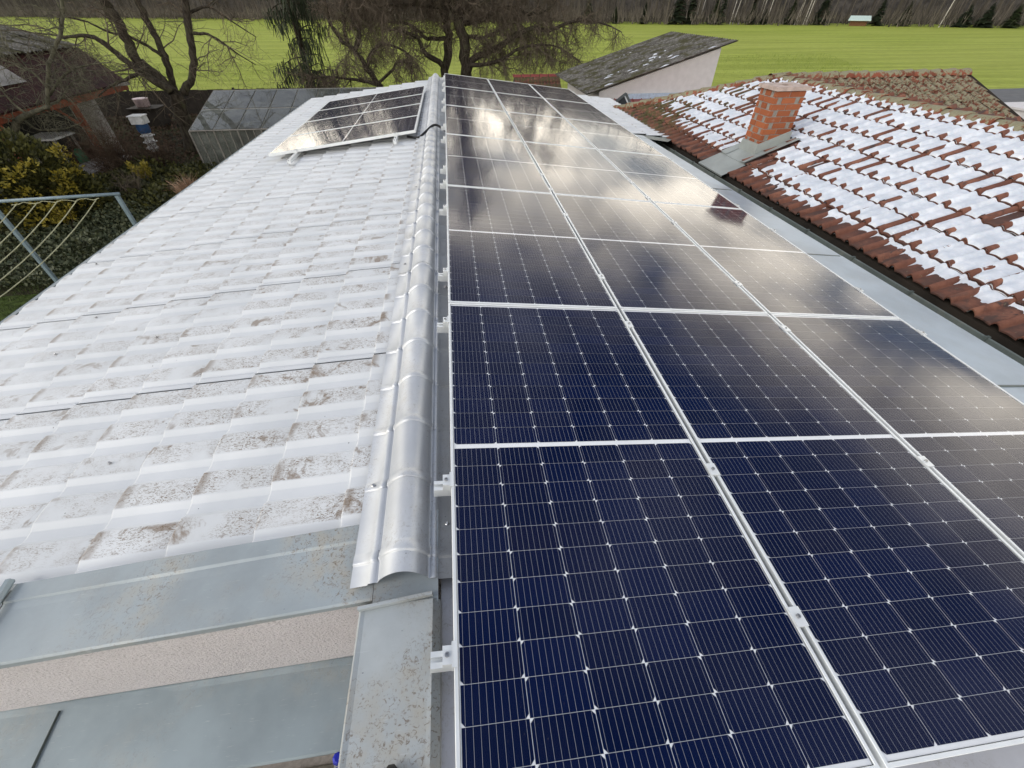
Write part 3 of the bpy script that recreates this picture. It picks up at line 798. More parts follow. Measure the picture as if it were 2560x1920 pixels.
# ladder against the parapet and a shoe tip
ld = thing('ladder', (-1.2, -2.0, GZ), 'aluminium ladder with blue plastic end caps beside the zinc capped parapet', 'ladder')
for yv, top in ((-1.852, Vector((-.452, -1.852, -.60))), (-1.915, Vector((-.36, -1.915, -.335)))):
    foot = Vector((-1.15, yv - .02, GZ)); d = (top - foot).normalized()
    b = MB(); b.tube([foot, top - d * .05], .012, 6); b.build('stile', M['alu_raw'], ld)
    b = MB(); b.tube([top - d * .055, top - d * .05, top - d * .005, top], [.012, .016, .016, .011], 8); b.build('end_cap', M['brightblue'], ld)
for k in range(9):
    f = (k + .6) / 9.6
    a = Vector((-1.15, -1.872, GZ)).lerp(Vector((-.452, -1.852, -.60)), f); c = Vector((-1.15, -1.935, GZ)).lerp(Vector((-.36, -1.915, -.335)), f)
    b = MB(); b.tube([a, c], .010, 6); b.build('rung', M['alu_raw'], ld)
b = MB(); b.lathe([(.001, .0), (.05, .002), (.055, .02), (.048, .045), (.03, .06), (.001, .065)], 18)
b.v = [(x * .75 - .168, y * 2.0 - 2.045, z - .130) for x, y, z in b.v]
tag(b.build('shoe', M['shoe'], smooth=True), 'rounded toe of a dark shoe at the bottom edge on the parapet', 'shoe')

# ------------------------------------------------------------------ neighbour house with clay tiles
ND = Vector((-.031, 1, 0)).normalized(); NP = Vector((1, .031, 0)).normalized(); NE0 = Vector((4.345, 0, -.70))
C20, S20 = math.cos(R(20)), math.sin(R(20))
def NB(al, up, h=0.):
    return NE0 + ND * al + NP * (up * C20 - h * S20) + Vector((0, 0, up * S20 + h * C20))
FAR_C = 9.40; RUP = 2.50
APEX = NB(FAR_C - RUP * C20, RUP)
nh = thing('tiled_house', NB(3, 1.5) + Vector((0, 0, GZ + .2 - NB(3, 1.5).z)), 'tiled house with orange-red clay roof, melting snow and lichened ridges', 'house')
TW, TE, TLn = .201, .33, .40
def tprof(bp):
    """height of the tile surface across its width (bp 0..1)"""
    if bp < .36: return .047 * math.sin(math.pi * bp / .36) ** .62
    q = (bp - .36) / .64
    return .009 * math.sin(math.pi * q) ** 2 * (1 if q < 1 else 0) + .002
BPS = [0, .015, .05, .095, .14, .18, .22, .265, .31, .345, .36, .42, .52, .62, .72, .82, .92, 1.02]
def tile_mesh(name, mat, w=TW, l=TLn, sc=1.0, tilt=.030):
    b = MB(); g = []
    rows = [(0, -.016), (0, 0), (l * .5, 0), (l, 0)]
    for k, (y, dz) in enumerate(rows):
        g.append([b.add((bp * w, y, (tprof(min(bp, 1)) * sc) + tilt * (1 - y / l) + dz)) for bp in BPS])
    for k in range(3):
        for i in range(len(BPS) - 1): b.face((g[k][i], g[k][i + 1], g[k + 1][i + 1], g[k + 1][i]), [(BPS[i], k / 3), (BPS[i + 1], k / 3), (BPS[i + 1], (k + 1) / 3), (BPS[i], (k + 1) / 3)])
    me = b.mesh(name, mat, True)
    n = len(BPS) - 1
    for i in range(n): me.polygons[i].use_smooth = False
    return me
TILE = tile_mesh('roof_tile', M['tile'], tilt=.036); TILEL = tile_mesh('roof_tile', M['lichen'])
def frame4(x, y, z, o):
    mt = Matrix.Identity(4)
    for i in range(3): mt[i][0] = x[i]; mt[i][1] = y[i]; mt[i][2] = z[i]
    mt.translation = o; return mt
def put(name, me, parent, mt):
    o = D.objects.new(name, me); col.objects.link(o); o.parent = parent
    o.matrix_world = Matrix.Identity(4)
    q = mt.copy(); q.translation = mt.translation - ORG[parent.name]
    o.matrix_basis = q; ORG[o.name] = mt.translation.copy(); return o
NUP = NP * C20 + Vector((0, 0, S20)); NNO = -NP * S20 + Vector((0, 0, C20))
rng = random.Random(5)
snowroof = link('roof_slope', None, nh); snowroof.location = -ORG[nh.name]; ORG[snowroof.name] = Vector((0, 0, 0)); tag(snowroof, 'orange-red tile slope half covered by snow')
def in_chimney(al, up): return (4.24 < al < 5.00 and up < .47) or (4.38 < al < 4.90 and up < 1.02)
spots = []
for j in range(8):
    for i in range(-7, 47):
        al = i * TW; up = j * TE
        if al + TW > FAR_C - (up + .20) * C20 + .12: continue
        if in_chimney(al + TW * .5, up + .15): continue
        spots.append((al, up))
def vis(al, up):
    return (NB(al, up) - CAM).length
spots.sort(key=lambda s: (NB(*s) - CAM).length if s[0] > -.35 else 99)
rest = MB()
for n, (al, up) in enumerate(spots):
    mt = frame4(-ND, NUP, NNO, NB(al + TW, up)) @ Matrix.Translation((rng.uniform(-.003, .003), rng.uniform(-.008, .008), rng.uniform(-.002, .004))) @ Matrix.Rotation(rng.uniform(-.012, .012), 4, 'Z')
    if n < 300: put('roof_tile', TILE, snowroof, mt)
    else:
        o0 = len(rest.v); rest.v += [tuple(mt @ v.co) for v in TILE.vertices]
        for p in TILE.polygons: rest.face([o0 + k for k in p.vertices], [tuple(TILE.uv_layers[0].data[q].uv) for q in p.loop_indices])
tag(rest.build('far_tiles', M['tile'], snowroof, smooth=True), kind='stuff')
def deck(pts, name='roof_deck', mat=None, parent=nh, t=.03):
    b = MB(); n = len(pts); a = [b.add(p) for p in pts]; c = [b.add((p[0], p[1], p[2] - t)) for p in pts]
    b.face(a); b.face(c[::-1])
    for i in range(n): b.face((a[i], c[i], c[(i + 1) % n], a[(i + 1) % n]))
    return b.build(name, mat or M['darkwood'], parent)
deck([NB(-1.5, .02, -.02), NB(-1.5, RUP, -.02), NB(FAR_C - RUP * C20, RUP, -.02), NB(FAR_C, .02, -.02)])
HZ = Vector((0, 0, 1))
# other slopes (back of the ridge, hipped end)
B0, B1 = NB(-1.5, RUP), APEX
deck([B0, B0 + NP * 2.35 - HZ * .855, APEX + NP * 2.35 - ND * 2.2 - HZ * .855, APEX], 'back_slope', M['tile'])
AEND = APEX + NP * 4.25
deck([APEX + HZ * -.02, AEND + HZ * -.02, AEND + ND * 2.35 - HZ * .87, NB(FAR_C, 0, -.02)], 'back_slope', M['tile'])
# lichened slope of the far wing, facing the viewer
AUP = ND * C20 + Vector((0, 0, S20)); ANO = -ND * S20 + Vector((0, 0, C20))
lich = link('roof_slope', None, nh); lich.location = -ORG[nh.name]; ORG[lich.name] = Vector((0, 0, 0)); tag(lich, 'rear wing slope crusted with grey-green lichen')
for j in range(1, 9):
    for i in range(21):
        dn = j * TE
        if i * TW + .3 < dn * C20 - .25: continue
        o = APEX + NP * (i * TW + .03) - AUP * dn
        mt = frame4(NP, AUP, ANO, o) @ Matrix.Translation((0, rng.uniform(-.012, .012), rng.uniform(-.004, .008))) @ Matrix.Rotation(rng.uniform(-.02, .02), 4, 'Z')
        put('roof_tile', TILEL, lich, mt)
deck([APEX - HZ * .02, AEND - HZ * .02, AEND - AUP * 2.7 - HZ * .02, APEX + NP * 2.3 - AUP * 2.7 - HZ * .02], 'roof_deck')
b = MB(); p0 = AEND + NP * .02; b.tube([p0 + HZ * .02, p0 - AUP * 2.7 + HZ * .02], .03, 5); b.build('verge_board', M['darkwood'], nh)
def ridge_mesh(mat, name='ridge_tile'):
    b = MB(); g = []; n = 9
    for y, r, dz in ((0, .118, -.014), (0, .120, .0), (.04, .124, .002), (.10, .116, 0), (.39, .104, 0)):
        row = []
        for k in range(n):
            a = math.pi * (k / (n - 1)); rr = r + (dz if dz < 0 else 0)
            row.append(b.add((math.cos(a) * rr, y, math.sin(a) * rr * .85 - .02)))
        g.append(row)
    for i in range(4):
        for k in range(n - 1): b.face((g[i][k + 1], g[i][k], g[i + 1][k], g[i + 1][k + 1]))
    return b.mesh(name, mat, True)
RT = ridge_mesh(M['lridge'])
def ridge_run(p0, p1, parent, up=HZ, step=.335):
    d = (p1 - p0); L = d.length; d.normalize(); x = d.cross(up).normalized(); z = x.cross(d)
    k = 0
    while k * step < L - .1:
        mt = frame4(x, d, z, p0 + d * (k * step)) @ Matrix.Translation((rng.uniform(-.008, .008), 0, rng.uniform(-.004, .006))) @ Matrix.Rotation(rng.uniform(-.03, .03), 4, 'Z') @ Matrix.Rotation(R(-1.5), 4, 'X')
        put('ridge_tile', RT, parent, mt); k += 1
ridge_run(NB(-1.2, RUP, .02), APEX + HZ * .02, nh)
ridge_run(NB(FAR_C, 0, .05), APEX + HZ * .03, nh)
ridge_run(AEND + HZ * .03, APEX + HZ * .03, nh)
# body of the house
b = MB(); q = [NB(-1.5, .35), NB(FAR_C - .5, .35), NB(FAR_C - .5, .35) + NP * 1.9, NB(-1.5, .35) + NP * 1.9]
for a_, c_ in zip(q, q[1:] + q[:1]): b.quad((a_.x, a_.y, GZ), (c_.x, c_.y, GZ), (c_.x, c_.y, -.68), (a_.x, a_.y, -.68))
b.build('wall', M['shedwall'], nh)
b = MB(); q = [APEX + NP * 1.5 - ND * 1.6, APEX + NP * 4.05 - ND * 1.6, APEX + NP * 4.05 + ND * 1.8, APEX + NP * 1.5 + ND * 1.8]
for a_, c_ in zip(q, q[1:] + q[:1]): b.quad((a_.x, a_.y, GZ), (c_.x, c_.y, GZ), (c_.x, c_.y, -.45), (a_.x, a_.y, -.45))
b.build('wall', M['shedwall'], nh)
# tray gutter between the two roofs
b = MB(); g = []
for i in range(24):
    al = -1.6 + i * .4; e0 = NB(al, 0)
    y = e0.y; xs_ = min(strip_x(y) - .02, e0.x - .20) if y < 6.3 else e0.x - .25
    zs = zR(xs_) - .028
    pts = [(xs_, y, zs), (e0.x - .16, y, -.80), (e0.x - .085, y, -.815), (e0.x - .070, y, -.735), (e0.x - .060, y, -.728), (e0.x - .050, y, -.738)]
    g.append([b.add(p) for p in pts])
for i in range(23):
    for k in range(5): b.face((g[i][k], g[i][k + 1], g[i + 1][k + 1], g[i + 1][k]))
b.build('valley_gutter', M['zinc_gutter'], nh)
for k in range(12):
    e0 = NB(-.6 + k * .72, 0); b = MB(); b.box(e0.x - .088, e0.y - .012, -.76, e0.x - .045, e0.y + .012, -.722); b.build('gutter_hook', M['zinc_gutter'], nh)
b = MB(); q = [NB(-1.5, .0, -.03), NB(FAR_C, .0, -.03)]
b.quad(q[0] + Vector((0, 0, -.12)), q[1] + Vector((0, 0, -.12)), q[1], q[0]); b.build('eave_board', M['darkwood'], nh)

# chimney, brick by brick
ch = thing('chimney', NB(4.64, .72), 'orange brick chimney with concrete top slab and grey zinc collar', 'chimney')
CL0, CL1 = 4.45, 4.83                       # along the eave
CU0, CU1 = .50, .96                         # horizontal distance from the eave line
def CH(al, ho, z): return NE0 * 1 + ND * al + NP * ho + Vector((0, 0, z + .70))
CB, CT = -.60, .335
b = MB()
P = [CH(a_, h_, z_) for z_ in (CB, CT) for a_, h_ in ((CL0 + .006, CU0 + .006), (CL0 + .006, CU1 - .006), (CL1 - .006, CU1 - .006), (CL1 - .006, CU0 + .006))]
b.v = [tuple(p) for p in P]
for q in ((0, 1, 5, 4), (1, 2, 6, 5), (2, 3, 7, 6), (3, 0, 4, 7), (4, 5, 6, 7)): b.face(q)
b.build('mortar_core', M['mortar'], ch)
bh, jn = .066, .0115
nco = int((CT - CB) / (bh + jn))
def brick(o, ex, ey, lx, dy, hz):
    """brick with its outer face on o, ex along the wall, ey into it"""
    b = MB(); c = .004
    mt = frame4(ex, ey, HZ, o + Vector((0, 0, 0))); b.bbox(0, 0, 0, lx, dy, hz, c, mt)
    b.build('brick', M['brick'], ch)
for k in range(nco):
    z = CB + k * (bh + jn) + jn
    for face, (o0, ex, ey, L) in enumerate(((CH(CL0, CU0, 0), ND, NP, CL1 - CL0), (CH(CL0, CU1, 0), -NP, ND, CU1 - CU0), (CH(CL1, CU1, 0), -ND, -NP, CL1 - CL0), (CH(CL1, CU0, 0), NP, -ND, CU1 - CU0))):
        if face == 0: own = k % 2 == 0
        elif face == 1: own = k % 2 == 1
        elif face == 2: own = k % 2 == 0
        else: own = k % 2 == 1
        s0 = 0. if own else .115 + jn; s1 = L if own else L - .115 - jn
        cuts = [s0]; first = .245 if own else (.125 if k % 2 else .17)
        x = s0 + first
        while x < s1 - .04: cuts.append(x); x += .245 + jn
        cuts.append(s1)
        for a_, c_ in zip(cuts[:-1], cuts[1:]):
            if c_ < s1: c_ -= jn
            o = o0 + ex * a_ + Vector((0, 0, z)) - ey * rng.uniform(.0, .003)
            brick(o, ex, ey, c_ - a_, .06, bh)
b = MB(); o = CH(CL0 - .035, CU0 - .035, CT + .006); mt = frame4(NP, ND, HZ, o)
wx, wy = CU1 - CU0 + .07, CL1 - CL0 + .07
hx0, hx1, hy0, hy1 = wx * .38, wx * .66, wy * .34, wy * .66
for (x0, y0, x1, y1) in ((0, 0, wx, hy0), (0, hy1, wx, wy), (0, hy0, hx0, hy1), (hx1, hy0, wx, hy1)): b.box(x0, y0, 0, x1, y1, .045, mt)
b.build('top_slab', M['slab'], ch)
b = MB(); b.box(hx0, hy0, -.02, hx1, hy1, .002, mt); b.build('flue', M['dark'], ch)
# collar and apron
b = MB()
def ring(off, z0, z1=None): return [CH(CL0 - off, CU0 - off, z0), CH(CL0 - off, CU1 + off, z1), CH(CL1 + off, CU1 + off, z1), CH(CL1 + off, CU0 - off, z0)]
r0 = ring(.035, -.60, -.45); r1 = ring(.016, -.325, -.165)
i0 = [b.add(p) for p in r0]; i1 = [b.add(p) for p in r1]; r2 = [b.add(p) for p in ring(.001, -.322, -.162)]
for k in range(4):
    b.face((i0[k], i0[(k + 1) % 4], i1[(k + 1) % 4], i1[k])); b.face((i1[k], i1[(k + 1) % 4], r2[(k + 1) % 4], r2[k]))
b.build('collar', M['zinc_apron'], ch)
b = MB(); 
for u0, u1, a0, a1, h in ((-.07, .30, 4.25, 4.985, .046), (.298, .62, 4.30, 4.96, .058)):
    b.quad(NB(a0, u0, h - .006), NB(a0, u1, h), NB(a1, u1, h), NB(a1, u0, h - .006)); b.quad(NB(a0, u0, h - .006), NB(a1, u0, h - .006), NB(a1, u0, h - .03), NB(a0, u0, h - .03))
b.quad(NB(4.29, .30, .075), NB(4.29, 1.15, .075), NB(4.44, 1.15, .062), NB(4.44, .30, .062))
b.quad(NB(4.83, .30, .062), NB(4.83, 1.15, .062), NB(4.97, 1.15, .075), NB(4.97, .30, .075))
b.build('apron', M['zinc_apron'], ch)

# snow lying on the tiles
def tile_h(al, up):
    bp = 1 - (al / TW) % 1.0; fr = (up / TE) % 1.0
    return tprof(bp) + .036 * (1 - fr * TE / TLn), bp, fr
b = MB(); da, du = TW / 14, TE / 17; NA = int((FAR_C + 1.2) / da); NU = int(2.46 / du)
V_ = {}
bare = {}
for i in range(NA + 1):
    al = -1.005 + (i + .37) * da
    for j in range(NU + 1):
        up = (j + .25) * du
        if up * C20 + al > FAR_C - .12: continue
        if in_chimney(al, up) or (4.20 < al < 5.02 and up < 1.12): continue
        th, bp, fr = tile_h(al, up)
        ti, tj = math.floor(al / TW), math.floor(up / TE)
        key = (ti, tj)
        if key not in bare:
            bare[key] = (rng.random(), rng.random(), rng.random())
        r1, r2, r3 = bare[key]
        n1 = noise.noise(Vector((al * 9, up * 9, 0))) ; n2 = noise.noise(Vector((al * 2.2, up * 2.2, 4))); n3 = noise.noise(Vector((al * 28, up * 28, 2)))
        t = .024 + .007 * n1 + .010 * n2
        # melted back along the eave and towards the far corner
        edge = up - (.30 + .06 * r1 + .10 * n2 + .05 * max(0, al - 5))
        if up < TE: edge = (up - .21 - .10 * r2 + .04 * n1) if al < 4 else (up - .40)
        t = min(t, .008 + .25 * edge)
        t -= max(0, (al - 6.0)) * .020 * max(0, 1.25 - up) 
        # bare nose of every roll, some rolls bare along their length
        roll = max(0, min(1, (.19 - abs(bp - .18)) / .05))
        nose = max(0, min(1, (1 - fr * TE / (.060 + .050 * r3 + .02 * n1)) * 3))
        t -= roll * (.055 * nose) * (1.0 if r2 > .12 else .3)
        if r1 > .76: t -= roll * (.048 * (1.0 if r2 > .5 else min(1, 1.6 * (1 - fr))))
        if tj == 1: t -= roll * .022 * r2
        t -= .040 * max(0, 1 - fr * TE / (.020 + .020 * r2 + .012 * n1)) * (1 - roll)
        t += .006 * n3
        if r3 > .965: t -= .03
        if t < -.055: continue
        fill = .013 * (1 - roll)
        V_[i, j] = b.add(NB(al, up, th + max(t, -.04) * .62 + (fill * min(1, t / .02) if t > 0 else 0) - .001))
for (i, j) in V_:
    if (j + 1) % 17 and (i + 1, j) in V_ and (i, j + 1) in V_ and (i + 1, j + 1) in V_: b.face((V_[i, j], V_[i, j + 1], V_[i + 1, j + 1], V_[i + 1, j]))
tag(b.build('snow', M['snow'], smooth=True), 'melting white snow lying on the clay tiles of the neighbouring roof', 'snow', kind='stuff')

# ------------------------------------------------------------------ white rendered shed with mossy mono-pitch roof
sh = thing('rendered_shed', (7, 16.5, GZ), 'white rendered shed with steep mossy corrugated mono-pitch roof', 'shed')
def zS(x): return -.93 + (x - 4.77) * .28
b = MB(); x0, x1, y0, y1 = 5.02, 8.91, 14.0, 18.6
pts = [(x0, y0, GZ), (x1, y0, GZ), (x1, y0, zS(x1) - .05), (x0, y0, zS(x0) - .05), (x0, y1, GZ), (x1, y1, GZ), (x1, y1, zS(x1) - .05), (x0, y1, zS(x0) - .05)]
b.v = pts
for q in ((0, 1, 2, 3), (5, 4, 7, 6), (1, 5, 6, 2), (4, 0, 3, 7), (3, 2, 6, 7)): b.face(q)
b.build('wall', M['shedwall'], sh)
def corr_sheet(name, o, ex, ey, nz, lx, ly, per, amp, mat, parent, nx=3):
    b = MB(); ny = int(ly / per * 8); g = []
    for i in range(nx + 1):
        row = []
        for j in range(ny + 1):
            y = ly * j / ny
            p = o + ex * (lx * i / nx) + ey * y + nz * (amp * math.cos(2 * math.pi * y / per) + .012 * (i / nx) + .006 * noise.noise(Vector((i * .7, y * 2, o.x))))
            row.append(b.add(p))
        g.append(row)
    for i in range(nx):
        for j in range(ny): b.face((g[i][j], g[i + 1][j], g[i + 1][j + 1], g[i][j + 1]))
    return b.build(name, mat, parent, smooth=True)
sx_ = Vector((1, 0, .28)).normalized(); sn_ = Vector((-.28, 0, 1)).normalized()
for r in range(3):
    for c in range(6):
        o = Vector((9.32, 13.80 + c * .868, zS(9.32) + .02)) - sx_ * (r * 1.62) + sn_ * (.004 * (c % 2) - .0)
        corr_sheet('roof_sheet', o, -sx_, V, sn_, 1.72, .90, .177, .026, M['fibre'], sh)
b = MB(); rng2 = random.Random(12)
for k in range(95):
    s = rng2.uniform(.6, 4.5); y = 13.85 + .177 * (rng2.randrange(0, 25) + .5) + rng2.uniform(-.02, .02)
    if noise.noise(Vector((s * .7, y * .6, 3))) < -.08 or s > 4.2: continue
    c = Vector((9.32, y, zS(9.32) + .02)) - sx_ * s + sn_ * .004
    L, w = rng2.uniform(.05, .22), rng2.uniform(.02, .05)
    ring_ = [c + sx_ * (L * math.cos(a_) * rng2.uniform(.7, 1.2)) + V * (w * math.sin(a_)) for a_ in [2 * math.pi * q / 9 for q in range(9)]]
    ci = b.add(c + sn_ * .03); ii = [b.add(p) for p in ring_]
    for q in range(9): b.face((ci, ii[q], ii[(q + 1) % 9]))
tag(b.build('snow_flecks', M['snow'], smooth=True), 'white streaks of snow in the grooves of the shed roof', 'snow', kind='stuff')
lt = thing('red_lean_to', (7.3, 13, GZ), 'low red metal lean-to roof with pale blue flashing below the shed wall', 'lean-to')
b = MB(); b.quad((5.55, 12.2, -1.5), (9.0, 12.2, -1.5), (9.0, 13.98, -1.12), (5.55, 13.98, -1.12)); b.quad((5.55, 12.2, -1.5), (5.55, 12.2, GZ), (9.0, 12.2, GZ), (9.0, 12.2, -1.5)); b.build('roof', M['redroof'], lt)
for k in range(12):
    b = MB(); x = 5.56 + k * .31; b.tube([(x, 12.2, -1.49), (x, 13.97, -1.11)], .016, 5); b.build('seam', M['redroof'], lt)
b = MB(); b.box(6.02, 13.93, -1.13, 8.9, 13.985, -.985); b.build('flashing', M['bluef'], lt)
# open roof window
rw = thing('roof_window', (4.6, 11.0, -1.2), 'dark grey roof window standing open behind the mossy hip', 'window')
qa = [aty(1506, 281, 10.7), aty(1564, 235, 11.2), aty(1583, 277, 11.0)]; qa.append(qa[0] + qa[2] - qa[1])
b = MB(); cx_ = sum(qa, Vector()) / 4
for k in range(4): b.tube([qa[k], qa[(k + 1) % 4]], .045, 4)
b.build('sash', M['winframe'], rw)
b = MB(); inn = [p.lerp(cx_, .16) for p in qa]; b.quad(*inn); b.build('opening_shade_sheet', simple('opening_shade_black', (.010, .011, .011), .35), rw)  # opaque black sheet, interior shade of the open window put into its colour
b = MB(); b.tube([qa[1].lerp(cx_, .12), qa[2].lerp(cx_, .12)], .02, 4); b.build('inner_trim', M['white'], rw)
b = MB(); b.box(4.0, 11.25, -2.2, 5.4, 12.0, -.98); b.build('opening_shade_box', M['dark'], rw)  # added black box, painted in place of the unlit interior

# small tiled roof of a garden store
gs = thing('garden_store', (3.7, 20.6, GZ), 'small garden store with red clay tile roof and rounded ridge tiles', 'shed')
gy, gz = 20.6, -1.02
gx0, gx1 = aty(1285, 183, gy).x, aty(1398, 183, gy).x; gw = gx1 - gx0
gz = aty(1340, 186, gy).z
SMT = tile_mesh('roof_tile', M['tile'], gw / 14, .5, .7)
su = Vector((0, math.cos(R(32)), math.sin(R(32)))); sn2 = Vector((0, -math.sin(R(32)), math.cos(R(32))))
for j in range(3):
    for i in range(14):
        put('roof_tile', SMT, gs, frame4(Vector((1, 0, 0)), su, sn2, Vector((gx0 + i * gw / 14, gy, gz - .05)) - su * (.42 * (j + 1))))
RT2 = ridge_mesh(M['redroof'])
for i in range(6):
    put('ridge_tile', RT2, gs, frame4(Vector((0, -1, 0)), Vector((1, 0, 0)), HZ, Vector((gx0 - .05 + i * (gw + .05) / 5.2, gy, gz - .06))) @ Matrix.Scale(.95, 4))
b = MB(); b.quad((gx0, gy, gz - .08), (gx1, gy, gz - .08), (gx1, gy + 1.1, gz - .75), (gx0, gy + 1.1, gz - .75)); b.box(gx0 + .1, gy - 1.0, GZ, gx1 - .1, gy + 1.0, gz - .8)
b.v += []; b.build('body', M['concrete'], gs)

# ------------------------------------------------------------------ bare trees
def jit(rng, s): return Vector((rng.gauss(0, s), rng.gauss(0, s), rng.gauss(0, s)))
def poly(b, p, d, L, r, n, rng, wig, grav, sides, taper=.35):
    pts = [Vector(p)]; d = Vector(d).normalized(); rad = [r]; dirs = [d]
    for i in range(n):
        d = (d + jit(rng, wig) + Vector((0, 0, grav))).normalized()
        pts.append(pts[-1] + d * (L / n)); rad.append(r * (1 - (1 - taper) * (i + 1) / n)); dirs.append(d)
    b.tube(pts, rad, sides, caps=False); return pts, rad, dirs
def twigs(b, pts, rad, dirs, rng, level, spec):
    """spawn side shoots along a branch; spec = list of (spacing, length, ratio, wiggle, gravity, segments)"""
    if level >= len(spec): return
    sp, L0, rr, wig, gr, seg = spec[level]
    for i in range(1, len(pts)):
        seglen = (pts[i] - pts[i - 1]).length; cnt = seglen / sp
        k = int(cnt) + (1 if rng.random() < cnt % 1 else 0)
        for _ in range(k):
            f = rng.random(); p = pts[i - 1].lerp(pts[i], f)
            ax = dirs[i]; side = ax.orthogonal().normalized(); side.rotate(Matrix.Rotation(rng.uniform(0, 6.283), 3, ax))
            d = (ax * rng.uniform(.15, .7) + side * rng.uniform(.6, 1.0)).normalized()
            L = L0 * rng.uniform(.5, 1.25); r = max(.0035, min(rad[i] * .75, rr * rng.uniform(.7, 1.2)))
            q = poly(b, p, d, L, r, seg, rng, wig, gr, 3 if r < .02 else 4, .3)
            twigs(b, *q, rng, level + 1, spec)
def limb(b, pix, y, r0, r1, rng, spec, sides=7, dy=None, ext=None):
    """a limb through given picture points at depth y, optionally continued by ext (direction, length)"""
    pts = []
    for k, (px, py) in enumerate(pix):
        pts.append(aty(px, py, y + (dy[k] if dy else 0)))
    if ext:
        d = (pts[-1] - pts[-2]).normalized(); L = ext[1]
        for k in range(6):
            d = (d + Vector(ext[0]) * .25 + jit(rng, .12)).normalized(); pts.append(pts[-1] + d * L / 6)
    n = len(pts); rad = [r0 + (r1 - r0) * k / (n - 1) for k in range(n)]
    fine = []; fr = []
    for k in range(n - 1):                      # smooth and roughen the polyline
        p0, p1, p2, p3 = pts[max(k - 1, 0)], pts[k], pts[k + 1], pts[min(k + 2, n - 1)]
        for s in range(4):
            t = s / 4; fine.append(.5 * ((2 * p1) + (-p0 + p2) * t + (2 * p0 - 5 * p1 + 4 * p2 - p3) * t * t + (-p0 + 3 * p1 - 3 * p2 + p3) * t ** 3) + jit(rng, .15 * rad[k])); fr.append((rad[k] + (rad[k + 1] - rad[k]) * t) * rng.uniform(.93, 1.08))
    fine.append(pts[-1]); fr.append(rad[-1])
    return fine, fr, [(fine[min(i + 1, len(fine) - 1)] - fine[max(i - 1, 0)]).normalized() for i in range(len(fine))]
def bare_tree(name, base, label, limbs, y, spec, seed, trunk_r, fork=None, crownmat='twig', trunkmat='bark', group=None):
    rng = random.Random(seed)
    t = thing(name, base, label, 'tree', group)
    tb = MB(); cb_ = MB()
    for li in limbs:
        f, fr, ds = limb(None, li['pix'], y + li.get('oy', 0), li['r0'], li['r1'], rng, spec, dy=li.get('dy'), ext=li.get('ext'))
        if li.get('root'):
            f = [Vector(base) - Vector((0, 0, .1)), Vector(base).lerp(f[0], .5)] + f; fr = [trunk_r * 1.25, trunk_r * 1.02] + fr; ds = [ds[0], ds[0]] + ds
        tb.tube(f, fr, 7, caps=True)
        st = li.get('from', 3)
        twigs(cb_, f[st:], fr[st:], ds[st:], rng, 0, spec)
    tb.build('trunk', M[trunkmat], t, smooth=True); cb_.build('crown', M[crownmat], t)
    return t
Z1 = lambda *a: [(x * .28933, y * .28933) for x, y in a]
Z2 = lambda *a: [(640 + x * .28933, y * .28933) for x, y in a]
Z3 = lambda *a: [(1280 + x * .28933, y * .28933) for x, y in a]
contort = [(.15, 1.5, .030, .30, -.09, 7), (.12, .80, .013, .36, -.16, 6), (.095, .42, .0075, .38, -.22, 4)]
upspec = [(.75, 2.2, .04, .22, .02, 5), (.5, 1.0, .018, .25, -.03, 4)]
YM = 24.5
bare_tree('contorted_tree', (aty(1112, 190, YM).x, YM, GZ), 'bare gnarled tree with slim dark trunk rising just behind the ridge end', [
    dict(pix=Z2((1625, 660), (1660, 400), (1650, 200), (1600, 0)), r0=.22, r1=.10, root=True, ext=((.0, 0, .5), 5.0), **{'from': 6}),
    dict(pix=Z2((1610, 560), (1450, 440), (1400, 330), (1250, 270), (1100, 250)), r0=.13, r1=.035, oy=-.3),
    dict(pix=Z2((1640, 330), (1480, 330), (1330, 210), (1150, 190), (960, 160)), r0=.10, r1=.03, oy=.4),
    dict(pix=Z2((1630, 120), (1500, 60), (1300, 40), (1050, 60), (850, 130)), r0=.09, r1=.02, oy=.2),
    dict(pix=Z2((1640, 150), (1560, 60), (1480, -20)), r0=.10, r1=.03, ext=((-.5, 0, .35), 5.5), oy=.3),
    dict(pix=Z2((1650, 100), (1640, 30), (1660, -40)), r0=.10, r1=.03, ext=((.25, .1, .5), 6.5), oy=.6),
    dict(pix=Z2((1620, 60), (1540, 0), (1400, -60)), r0=.09, r1=.03, ext=((-.9, 0, .25), 5.5), oy=-.3)], YM, contort, 21, .24)
YM2 = 23.8
